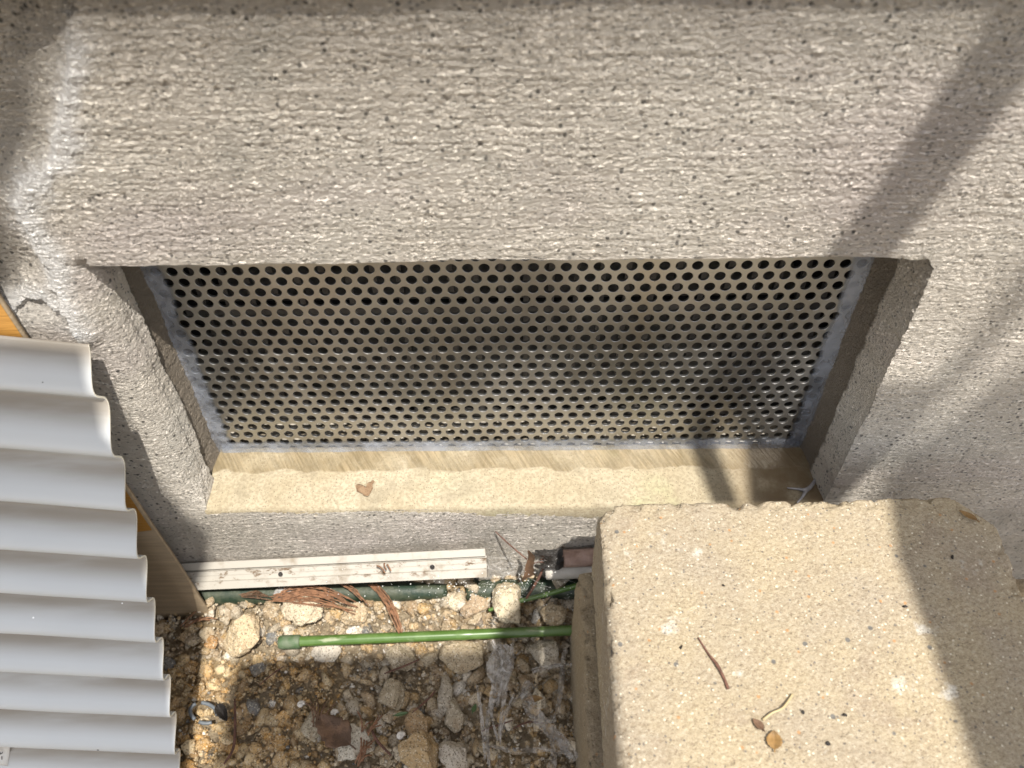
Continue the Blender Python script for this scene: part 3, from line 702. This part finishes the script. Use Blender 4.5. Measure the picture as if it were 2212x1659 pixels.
for r0, txt in ((1606, ['l', 'i', '/']), (1622, ['l', 'D']), (1634, ['H', 'l'])):
    for k, ch in enumerate(reversed(txt)):
        X = 4-k*13; h = 7
        if ch == 'D': stroke([(X-4, r0), (X-4, r0+h)]); stroke([(X-4, r0), (X, r0+1), (X+1, r0+h/2), (X, r0+h-1), (X-4, r0+h)])
        elif ch == '/': stroke([(X+2, r0), (X-2, r0+h)])
        elif ch == 'H': stroke([(X-3, r0), (X-3, r0+h)]); stroke([(X+3, r0), (X+3, r0+h)]); stroke([(X-3, r0+h/2), (X+3, r0+h/2)])
        else: stroke([(X, r0), (X, r0+h)])
mesh('print', *join(ink), M['ink'], sh)
# ------------------------------------------------------------- kraft board behind the sheet
cA = at(460, 1330, z=-.105); cB = at(0, 640, y=-.0045); cB.y = -.0045
dirv = (cB-cA); cT = cA+dirv*1.35; bwd = Vector((-1, .0, -.06)).normalized()
g = []; tp = []; nU, nV_ = 40, 30
for i in range(nU+1):
    for j in range(nV_+1):
        p = cA.lerp(cT, i/nU)+bwd*(.42*j/nV_)+Vector((0, -.0006, 0))*mn.noise((i*.2, j*.3, 0)); g.append(p)
        tp.append(0)
V = np.array([p[:] for p in g])
o = mesh('cardboard', V, [(i*(nV_+1)+j, i*(nV_+1)+j+1, (i+1)*(nV_+1)+j+1, (i+1)*(nV_+1)+j) for i in range(nU) for j in range(nV_)], M['card'], attrs={'tape': np.zeros(len(V))})
sm = o.modifiers.new('t', 'SOLIDIFY'); sm.thickness = .003; sm.offset = 0
tag(o, 'brown cardboard panel with a slanting edge behind the corrugated sheet', 'cardboard')
# packing tape across the upper part of the board
tn = dirv.normalized(); tnrm = tn.cross(bwd).normalized()
if tnrm.y > 0: tnrm = -tnrm
e1 = at(292, 1148, y=-.0175); f1 = (e1-cA).dot(tn)/dirv.length
tpv = []; nn_ = 24
for i in range(nn_+1):
    f = f1+(1.34-f1)*i/nn_
    for j in range(13):
        p = cA+dirv*f+bwd*(.30*j/12+.0006)-tn*(.10*.30*j/12)+tnrm*.0021+tnrm*.0003*mn.noise((i*.5, j*.5, 3)); tpv.append(p)
tape = mesh('packing_tape', tpv, [(i*13+j, i*13+j+1, (i+1)*13+j+1, (i+1)*13+j) for i in range(nn_) for j in range(12)], M['card'], None, attrs={'tape': np.ones(len(tpv))})
tape.parent = o

# ------------------------------------------------------------- white rail lying at the foot of the wall
pl_ = atZ(355, 1247, .607); pr_ = atZ(1052, 1214, .577)
rl = empty('slotted_rail', pl_.lerp(pr_, .5), 'dirty white grooved plastic rail with two holes lying at the foot of the wall', 'rail')
dx = (pr_-pl_); Lr = dx.length; dx.normalize(); ny = Vector((0, -.62, .78)); ny = (ny-dx*ny.dot(dx)).normalized(); up_ = dx.cross(ny); 
if up_.z < 0: up_ = -up_
H = .0095
prof = [(-H, 0), (-H, .0035), (-H+.0052, .0035), (-H+.0054, .0030), (-H+.0058, .0022), (-.0008, .0022), (-.0005, .0019), (0, .0022), (.0028, .0022), (.0030, -.0014), (.0044, -.0014), (.0045, .0044), (H, .0044), (H, 0)]
nS = 90; V = []; D = []
for i in range(nS+1):
    for (a, b) in prof:
        p = pl_+dx*(Lr*i/nS)+up_*a+ny*b; V.append(p); D.append(1. if -.0045 < a < .0042 else .0)
kp = len(prof); q = [(i*kp+j, i*kp+(j+1) % kp, (i+1)*kp+(j+1) % kp, (i+1)*kp+j) for i in range(nS) for j in range(kp)]
q += [tuple(range(kp))[::-1], tuple(nS*kp+j for j in range(kp))]
mesh('rail_body', V, q, M['rail'], rl, smooth=False, attrs={'dirt': D})
for X in (617, 940):
    f = (X-355)/697; c = pl_+dx*(Lr*f)+up_*(-.0014)+ny*.00225
    V = []; 
    for r, h in ((.0023, 0), (.0019, .00035), (.0017, .0001), (.0001, .0001)):
        for k in range(20):
            t = 2*math.pi*k/20; V.append(c+(dx*math.cos(t)+up_*math.sin(t))*r+ny*h)
    q = [(i*20+k, i*20+(k+1) % 20, (i+1)*20+(k+1) % 20, (i+1)*20+k) for i in range(2) for k in range(20)]
    mesh('screw_hole', V, q, M['rail'], rl)
    mesh('hole_bottom', [c+(dx*math.cos(2*math.pi*k/20)+up_*math.sin(2*math.pi*k/20))*.00172+ny*.0002 for k in range(20)], [tuple(range(20))], M['torn'], rl)

# ------------------------------------------------------------- pipes and stakes
def G(X, Y, z=-.100): return at(X, Y, z=z)
tubeobj('garden_stake', [atZ(425, 1285, .620), atZ(700, 1280, .618), atZ(966, 1276, .614)], [.0078, .0078, .0076, .0072, .0050], M['dgreen'], 'thick dark green stake half buried under the white rail', 'stake', seg=20, nn=14)
tubeobj('garden_stake', [atZ(1010, 1278, .622), atZ(1180, 1272, .618), atZ(1345, 1266, .612)], .0080, M['dgreen'], 'thick dark green stake running behind the paver at the wall foot', 'stake', seg=20)
fs = empty('garden_stake', G(940, 1372), 'slim bright green stake with a cap lying across the gravel', 'stake')
zS = -.0945; sa = at(636, 1386, z=zS); sb = at(1296, 1359, z=zS-.001)
P = [sa.lerp(sb, i/60) for i in range(61)]; rad = [.00355*(1+.10*math.exp(-((i-33)/.5)**2)) for i in range(61)]
V, Fc = tube(P, rad, 24); mesh('shaft', V, Fc, M['green'], fs)
c0 = at(602, 1388, z=zS); c1 = at(649, 1386, z=zS)
V, Fc = tube([c0, c0.lerp(c1, .06), c0.lerp(c1, .2), c0.lerp(c1, .8), c0.lerp(c1, .96), c1], [.0037, .0045, .0048, .0048, .0048, .0043], 24); mesh('end_cap', V, Fc, M['cap'], fs)
tubeobj('plant_stem', [at(1056, 1318, z=-.088), at(1105, 1303, z=-.082), at(1190, 1281, z=-.078), at(1310, 1247, z=-.072)], [.0012, .0015, .0018, .0021], M['green'], 'thin curved green stem rising over the pale pointed stone', 'stem', seg=12)
bp = tubeobj('rusty_pipe', [atZ(1205, 1207, .592), atZ(1250, 1205, .590), atZ(1340, 1200, .585)], .0062, M['bark'], 'short rusty brown pipe with a torn black end by the paver', 'pipe', seg=22)
tv = []; 
for k in range(9):
    a = atZ(1212+random.uniform(-3, 6), 1188+k*4, .585); b = atZ(1152+random.uniform(0, 38), 1188+k*5+random.uniform(-5, 5), .588)
    Pp = bez([a, a.lerp(b, .5)+Vector((0, -.004*random.random(), .004*random.random())), b], 6)
    V = []; 
    for i, p in enumerate(Pp): ww = .0022*(1-.7*i/len(Pp)); V += [p+Vector((0, ww*.5, ww)), p+Vector((0, -ww, -ww*.6))]
    tv.append((V, [(2*i, 2*i+1, 2*i+3, 2*i+2) for i in range(len(Pp)-1)]))
to = mesh('torn_end', *join(tv), M['torn'], None); to.parent = bp
tubeobj('white_pipe', [atZ(1180, 1232, .598), atZ(1340, 1226, .592)], .0065, simple('dull_white_plastic', (.48, .45, .40), .5, 0, .3, 60), 'dull white pipe beneath the rusty pipe', 'pipe', seg=20)

# ------------------------------------------------------------- dry litter
leaf('leaf', G(722, 1582, -.098), .030, .021, 2.5, M['brown'], 'large dry brown leaf lying on the gravel', .2, shape=lambda t: min(1, 3.2*t)*(1-t)**.45*1.15+.01)
leaf('leaf', G(482, 1543, -.103), .014, .007, -.9, M['torn'], 'small dark curled leaf in the gravel beside the corrugated sheet', .6)
V = []
for i, (X, Y, ww, tw) in enumerate(((1141, 1190, .0008, 0), (1150, 1200, .0030, .5), (1146, 1214, .0026, .9), (1143, 1226, .0034, .6), (1146, 1238, .0040, .2), (1137, 1250, .0030, -.3), (1120, 1256, .0008, -.6))):
    p = at(X, Y, y=-.018); a = Vector((math.cos(tw), -math.sin(tw), .15))*ww; V += [p-a, p+Vector((0, .0009, 0)), p+a]
o = mesh('leaf', V, [(3*i+j, 3*i+3+j, 3*i+4+j, 3*i+1+j) for i in range(6) for j in (0, 1)], M['brown']); sm = o.modifiers.new('s', 'SUBSURF'); sm.levels = 2; sm.render_levels = 2
tag(o, 'curled brown leaf hanging between the rail and the rusty pipe', 'leaf')
leaf('leaf', G(1155, 1512, -.097), .011, .0045, .05, M['ochre'], 'ochre oval leaf caught in the torn plastic film', .2)
leaf('leaf', G(1025, 1532, -.10), .006, .003, 1.2, M['leafy'], 'tiny green leaf on the gravel under the film')
leaf('leaf', G(868, 1545, -.10), .009, .0025, .2, M['leafy'], 'narrow dark green leaf beside the tall orange stone')
TW = [([(1070, 1148), (1100, 1176), (1138, 1208)], 'thin dark twig leaning on the wall right of the rail', -.03, .0005),
      ([(1175, 1225), (1160, 1255), (1137, 1293)], 'reddish twig standing below the curled brown leaf', -.07, .0010),
      ([(507, 1510), (508, 1560), (504, 1615), (484, 1650)], 'long thin brown twig lying on the left part of the gravel', -.100, .0009),
      ([(1107, 1615-40), (1140, 1560), (1175, 1562)], 'short reddish twig under the plastic film', -.096, .0006),
      ([(1108, 1582-26), (1060, 1572), (1040, 1580)], 'straight brown twig above the pale pitted stone', -.094, .0006),
      ([(890, 1540), (925, 1510), (940, 1492)], 'thin twig crossing beside the narrow grey stone', -.094, .0006),
      ([(800, 1570), (815, 1600), (845, 1632)], 'bent dark twig right of the pale elongated stone', -.098, .0009),
      ([(1225, 1232), (1255, 1238), (1290, 1246)], 'twig lying along the foot of the white pipe', -.075, .0008),
      ([(560, 1480), (590, 1455), (612, 1440)], 'fine pale root fibre curving over the gravel', -.100, .0004),
      ([(830, 1455), (870, 1440), (905, 1425)], 'short dark twig between two stones under the stake', -.098, .0006)]
for pts, lb, z, r in TW: tubeobj('twig', [at(X, Y, z=z) for X, Y in pts], [r*.6, r, r, r*.7], M['twig'], lb, 'twig', 'twigs in the gravel')
def sprig(c, dirs, n, L_, spread, mat, label, r=.0005):
    T = []
    for k in range(n):
        a = dirs+random.uniform(-spread, spread); l_ = L_*random.uniform(.5, 1); p = c+Vector((random.uniform(-.003, .003), random.uniform(-.002, .002), 0))
        bend = random.uniform(-.5, .5); pts = [p+Vector((math.cos(a+bend*t)*l_*t, math.sin(a+bend*t)*l_*t, .002*math.sin(t*3)+random.uniform(0, .002))) for t in (0, .25, .5, .75, 1)]
        P = bez(pts, 4); T.append(tube(P, [r*(1+.35*math.sin(i*2.4)) for i in range(len(P))], 6))
    return tag(mesh('cypress_sprig', *join(T), mat), label, 'dry sprig', 'dry cypress sprigs')
def bundle(paths, n, mat, label, r=.00036, jit=6):
    T = []
    for k in range(n):
        f = random.random(); A_, B_ = paths; pts = [at(a[0]*(1-f)+b[0]*f+random.gauss(0, jit), a[1]*(1-f)+b[1]*f+random.gauss(0, jit*.6), z=a[2]+random.uniform(0, .003)) for a, b in zip(A_, B_)]
        i0 = random.choice((0, 0, 1)); i1 = random.choice((len(pts), len(pts), len(pts)-1)); P = bez(pts[i0:i1], 9)
        T.append(tube(P, [r*(1+.4*math.sin(i*1.9+k)) for i in range(len(P))], 5))
    return tag(mesh('cypress_sprig', *join(T), mat), label, 'dry sprig', 'dry cypress sprigs')
bundle(([(590, 1290, -.083), (625, 1268, -.082), (670, 1262, -.081), (715, 1272, -.081), (760, 1295, -.083)], [(598, 1298, -.083), (635, 1303, -.083), (675, 1303, -.082), (715, 1312, -.082), (765, 1326, -.083)]), 34, M['orange'], 'dense bundle of dry orange brown cypress lying below the rail')
bundle(([(520, 1282, -.086), (545, 1275, -.085), (570, 1282, -.084)], [(525, 1290, -.086), (548, 1292, -.085), (575, 1296, -.085)]), 12, M['brown'], 'small brown tuft left of the dry cypress bundle')
bundle(([(722, 1253, -.077), (752, 1275, -.078), (784, 1298, -.080)], [(732, 1252, -.077), (762, 1272, -.078), (790, 1296, -.080)]), 5, M['orange'], 'two straight dry stalks leaning on the cypress bundle')
bundle(([(800, 1262, -.083), (825, 1290, -.083), (845, 1325, -.085), (862, 1366, -.089)], [(812, 1262, -.083), (838, 1290, -.083), (858, 1325, -.085), (866, 1366, -.089)]), 14, M['orange'], 'thin drooping dry sprig right of the cypress bundle', jit=3)
sprig(at(682, 1568, z=-.098), 1.5, 9, .020, .45, M['brown'], 'fan of dark brown needles beside the large leaf')
sprig(at(790, 1585, z=-.098), 1.0, 6, .016, .5, M['orange'], 'small orange brown sprig above the pale elongated stone')
sprig(at(775, 1650, z=-.100), .9, 8, .018, .5, M['orange'], 'small dry sprig at the bottom edge of the gravel')
sprig(at(400, 1352, z=-.098), .5, 5, .020, .3, M['orange'], 'dry sprig under the corner of the cardboard')
sprig(at(2180, 1235, z=-.09), 1.9, 12, .05, .5, M['twig'], 'dark dry sprigs at the wall foot right of the paver')
sprig(at(1205, 1225, y=-.01), 2.6, 6, .016, .5, M['twig'], 'tangle of dark stalks around the torn pipe end')
sprig(at(840, 1232, y=-.02), 2.4, 3, .008, .3, M['orange'], 'tiny orange sprig hanging off the rail')
for X, Y, r, lb in ((650, 1522, .0030, 'white snail shell left of the needle fan'), (722, 1540, .0030, 'grey white snail shell above the large leaf'), (866, 1590, .0034, 'pale snail shell beside the big orange stone')):
    P = []; rr = []
    for i in range(40):
        t = i/39; a = t*4*math.pi; P.append(Vector((math.cos(a)*r*.62*(1-t*.85), math.sin(a)*r*.62*(1-t*.85), t*r*.5))); rr.append(r*.42*(1-t*.8))
    V, Fc = tube(P, rr, 12); o = mesh('snail_shell', V, Fc, M['shell']); o.location = G(X, Y, -.099); tag(o, lb, 'snail shell', 'snail shells in the gravel')
rg = []
for a0, a1 in ((20, 130), (150, 260), (275, 335)):
    rg.append(tube([(math.cos(math.radians(a))*.0095, math.sin(math.radians(a))*.0060, 0) for a in range(a0, a1, 8)], .0013, 8))
o = mesh('plastic_ring', *join(rg), M['greyp']); o.location = G(440, 1540, -.101); o.rotation_euler = (0, .1, -.4); tag(o, 'broken blue grey plastic ring pressed into the orange gravel', 'plastic ring')
# wire spring
P = [Vector((i*.00035, .0024*math.cos(i*.9), .0024*math.sin(i*.9))) for i in range(42)]
V, Fc = tube(P, .00035, 6); o = mesh('wire_spring', V, Fc, M['wire']); o.location = at(1062, 1350, z=-.088); o.rotation_euler = (0, -.3, 1.0)
tag(o, 'small grey wire spring left of the pale pointed stone', 'spring')
# mud patch on the sill
def flatblob(name, pxs, plane, mat, label, cat, th=.0009, **k):
    P = [at(X, Y, **plane) for X, Y in pxs]; c = sum(P, Vector())/len(P); bm = bmesh.new()
    n = len(P); R_ = [Vector((random.uniform(-1, 1), random.uniform(-1, 1), 0))*.0005 for _ in P]
    V = [p+r for p, r in zip(P, R_)]+[c.lerp(p, .8)+Vector((0, 0, th)) for p in P]+[c.lerp(p, .4)+Vector((0, 0, th*1.2)) for p in P]+[c+Vector((0, 0, th))]
    Fq = [(i+r*n, (i+1) % n+r*n, (i+1) % n+(r+1)*n, i+(r+1)*n) for r in range(2) for i in range(n)]+[(2*n+i, 2*n+(i+1) % n, 3*n) for i in range(n)]
    o = mesh(name, V, Fq, mat); return tag(o, label, cat)
zs_ = at(788, 1055, z=0).y*.12-.0020
m1 = [(767, 1049), (772, 1045), (778, 1050), (784, 1060), (790, 1057), (793, 1047), (797, 1041), (803, 1040), (808, 1036), (811, 1041), (804, 1047), (804, 1055), (800, 1066), (794, 1072), (787, 1070), (781, 1066), (772, 1060)]
flatblob('mud_patch', m1, {'z': zs_+.0004}, M['mud'], 'dried brown V shaped mud smear on the mortar sill', 'mud')
# white specks and dust of the old web
T = []
for k in range(330):
    X = random.gauss(1080, 90); Y = random.gauss(1262, 28)
    if k % 4 == 0: X = random.uniform(700, 1290)
    if not (640 < X < 1285 and 1195 < Y < 1345): continue
    p = atZ(X, Y, .592-.02*random.random()); r = .00022*random.choice((1, 1, 1.3, 2.2))
    T.append(([p+Vector(v)*r for v in ((1, 0, 0), (-1, 0, 0), (0, 1, 0), (0, -1, 0), (0, 0, 1), (0, 0, -1))], [(0, 2, 4), (2, 1, 4), (1, 3, 4), (3, 0, 4), (2, 0, 5), (1, 2, 5), (3, 1, 5), (0, 3, 5)]))
tag(mesh('dust_specks', *join(T), M['white'], smooth=False), 'white specks of dust caught in old cobweb above the gravel', 'dust', kind='stuff')
T = []
for k in range(70):
    a = atZ(random.gauss(1090, 45), random.gauss(1225, 22), .588); b = a+Vector((random.uniform(-.014, .014), random.uniform(-.006, .006), random.uniform(-.010, .010)))
    T.append(tube([a, a.lerp(b, .5)+Vector((0, 0, -.0008)), b], .00005, 3))
tag(mesh('cobweb', *join(T), simple('web', (.75, .74, .72), .6)), 'grey cobweb at the right end of the white rail', 'cobweb', kind='stuff')

# ------------------------------------------------------------- torn clear film
def ribbon(pxs, ws, z0, amp=.002):
    ws = [q_*.62 for q_ in ws]
    P = bez([at(X, Y, z=z) for (X, Y), z in zip(pxs, z0)], 10); n = len(P); V = []; mm = 7; s_ = random.random()*50
    for i, p in enumerate(P):
        wd = float(np.interp(i/(n-1), np.linspace(0, 1, len(ws)), ws)); d = (P[min(i+1, n-1)]-P[max(i-1, 0)]).normalized(); sd_ = d.cross(Vector((0, -.5, 1))).normalized()
        for j in range(mm):
            u = j/(mm-1)-.5; q_ = p+sd_*u*wd+Vector((0, 0, 1))*amp*mn.noise((i*.35+s_, u*4, s_)); V.append(q_)
    return V, [(i*mm+j, (i+1)*mm+j, (i+1)*mm+j+1, i*mm+j+1) for i in range(n-1) for j in range(mm-1)]
f1 = [ribbon([(1062, 1385), (1080, 1410), (1085, 1440), (1078, 1480), (1062, 1520), (1052, 1580), (1058, 1660)], [.003, .010, .020, .016, .007, .004, .003], [-.088]*3+[-.086]*4, .005),
      ribbon([(1108, 1385), (1104, 1410), (1098, 1440), (1090, 1470), (1072, 1530)], [.002, .006, .012, .008, .003], [-.086]*5, .004),
      ribbon([(1030, 1480), (1040, 1550), (1048, 1640)], [.002, .004, .002], [-.088]*3), ribbon([(1100, 1450), (1090, 1500), (1076, 1600)], [.003, .005, .002], [-.088]*3),
      ribbon([(1068, 1490), (1060, 1530), (1075, 1600)], [.002, .003, .002], [-.085]*3), ribbon([(1110, 1500), (1085, 1560), (1080, 1610)], [.002, .004, .001], [-.086]*3)]
cl = []; n0 = 22
for i in range(n0):
    for j in range(16):
        a, b = i/(n0-1), j/15; wv_ = math.sin(math.pi*min(1, a*1.1+.05))**.6; X = 1086-a*18+(b-.5)*(46*wv_+6)+4*mn.noise((a*6, b*3, 5)); Y = 1392+a*105
        cl.append(at(X, Y, z=-.087+.0045*mn.noise((a*5, b*6, 1))+.0025*mn.noise((a*11, b*13, 7))))
f1.append((cl, [(i*16+j, (i+1)*16+j, (i+1)*16+j+1, i*16+j+1) for i in range(n0-1) for j in range(15)]))
tag(mesh('plastic_film', *join(f1), filmm(.25, .80, (.52, .49, .45))), 'crumpled clear plastic film trailing down from the green stake', 'plastic film')
f2 = [ribbon([(1140, 1470), (1136, 1500), (1150, 1535), (1185, 1575), (1210, 1600), (1245, 1640)], [.004, .012, .014, .012, .012, .010], [-.092]*6, .002),
      ribbon([(1220, 1400), (1215, 1450), (1205, 1540)], [.003, .008, .003], [-.092]*3), ribbon([(1150, 1450), (1190, 1440), (1235, 1435)], [.005, .006, .002], [-.09]*3, .003),
      ribbon([(1060, 1610), (1110, 1622), (1170, 1620), (1230, 1625)], [.002, .005, .005, .003], [-.092]*4), ribbon([(1190, 1590), (1196, 1630), (1190, 1670)], [.004, .006, .012], [-.092]*3),
      ribbon([(1212, 1480), (1200, 1540), (1196, 1590)], [.001, .002, .003], [-.090]*3), ribbon([(1150, 1475), (1100, 1530), (1085, 1590)], [.003, .003, .001], [-.092]*3)]
tag(mesh('plastic_film', *join(f2), filmm(.2, .6, (.38, .35, .31))), 'torn strips of grey transparent film beside the paver', 'plastic film')

# ------------------------------------------------------------- unseen boards and poles added only to cast shade
def plank(pix, t, label, name='shade_board', th=.006):  # added unseen board, cut to the shade outline and moved sunwards
    P = []
    for (X, Y, ax, v) in pix: P.append(at(X, Y, **{ax: v})+SUN*t)
    c = sum(P, Vector())/len(P); n = len(P); V = P+[p+SUN*th for p in P]
    o = mesh(name, V, [tuple(range(n))[::-1], tuple(range(n, 2*n))]+[(i, (i+1) % n, n+(i+1) % n, n+i) for i in range(n)], M['pole'], smooth=False)
    return tag(o, label, 'board')
def pole(A, B, ta, tb, r, ext, label):  # added unseen pole that casts a diagonal shade band
    a = at(A[0], A[1], **{A[2]: A[3]})+SUN*ta; b = at(B[0], B[1], **{B[2]: B[3]})+SUN*tb; d = b-a
    V, Fc = tube([a-d*ext[0], a.lerp(b, .5), b+d*ext[1]], r, 16); return tag(mesh('shade_pole', V, Fc, M['pole']), label, 'pole', 'added poles above the picture')
pole((2215, 60, 'y', 0), (1850, 560, 'y', 0), .75, .62, .0150, (.6, .52), 'wooden pole added out of frame shading the wall in one broad diagonal band')
pole((2260, 560, 'y', 0), (1990, 900, 'y', 0), 2.1, 2.0, .0085, (.8, .3), 'thinner wooden pole added out of frame shading the lower right wall')
ZG = -.105
def plankw(P, t, label, th=.006):
    P = [Vector(p)+SUN*(t[i] if isinstance(t, list) else t) for i, p in enumerate(P)]; n = len(P); V = P+[p+SUN*th for p in P]
    return tag(mesh('shade_board', V, [tuple(range(n))[::-1], tuple(range(n, 2*n))]+[(i, (i+1) % n, n+(i+1) % n, n+i) for i in range(n)], M['pole'], smooth=False), label, 'board')
gp = [at(X, Y, z=ZG) for X, Y in ((505, 1430), (640, 1415), (1050, 1402), (1075, 1345), (1120, 1280))]
plankw(gp+[(.0192, -.004, ZG), (.0192, -.30, ZG), (gp[0].x, -.30, ZG)], .95, 'broad board added out of frame shading the gravel')
plankw([ep[0]+Vector((-.002, 0, 0)), ep[0]+wdir*.3, ep[-1]+wdir*.3, ep[-1]+Vector((.008, -.02, 0)), ep[5]+Vector((.002, 0, 0))], [.85, .85, .5, .5, .66], 'wide board added out of frame shading the corrugated sheet')
plank([(2330, 760, 'y', 0), (2160, 800, 'y', 0), (2010, 930, 'y', 0), (1870, 1080, 'y', 0), (2000, 1300, 'y', 0), (2500, 1300, 'y', 0)], 1.7, 'distant board added out of frame dimming the low right wall')
plank([(1915, 1060, 'z', bz1), (1935, 1200, 'z', bz1), (2010, 1400, 'z', bz1), (2060, 1540, 'z', bz1), (2110, 1680, 'z', bz1), (2500, 1680, 'z', bz1), (2400, 1060, 'z', bz1)], .85, 'curved board added out of frame shading the right side of the paver')
plank([(180, 1010, 'y', 0), (330, 1030, 'y', 0), (400, 1110, 'y', 0), (455, 1150, 'y', 0), (450, 1300, 'y', 0), (280, 1330, 'y', 0), (120, 1300, 'y', 0)], .9, 'small board added out of frame shading the wall beside the cardboard')

plank([(-300, 90, 'y', 0), (60, 90, 'y', 0), (45, 330, 'y', 0), (-10, 450, 'y', 0), (-10, 640, 'y', 0), (-300, 640, 'y', 0)], 1.5, 'far board added left of the picture dimming the upper left wall')
# unseen board added far above: its blurred shadow darkens the wall top
plankw([(-3, 0, .3105), (3, 0, .3145), (3, 0, .95), (-3, 0, .95)], 2.3, 'long added board above the picture shading the top of the wall', .03)
plank([(1484, 962, 'z', -.001), (1544, 962, 'z', -.001), (1604, 1090, 'z', -.001), (1544, 1090, 'z', -.001)], .75, 'narrow slat added out of frame shading a stripe of the sill', 'shade_board')
plank([(1606, 955, 'z', -.001), (1624, 1090, 'z', -.001), (1830, 1090, 'z', -.001), (1790, 955, 'z', -.001)], .75, 'wider slat added out of frame shading the right end of the sill', 'shade_board')
for pts, rr in (([(1700, 1054), (1722, 1056), (1742, 1058), (1758, 1042), (1768, 1018)], [.0004, .0008, .0016, .0012, .0004]), ([(1742, 1058), (1734, 1072), (1722, 1086)], [.0014, .0009, .0004])):
    tubeobj('silicone_strand', [at(X, Y, z=-.0018) for X, Y in pts], rr, M['glue2'], '', '', parent=plate)
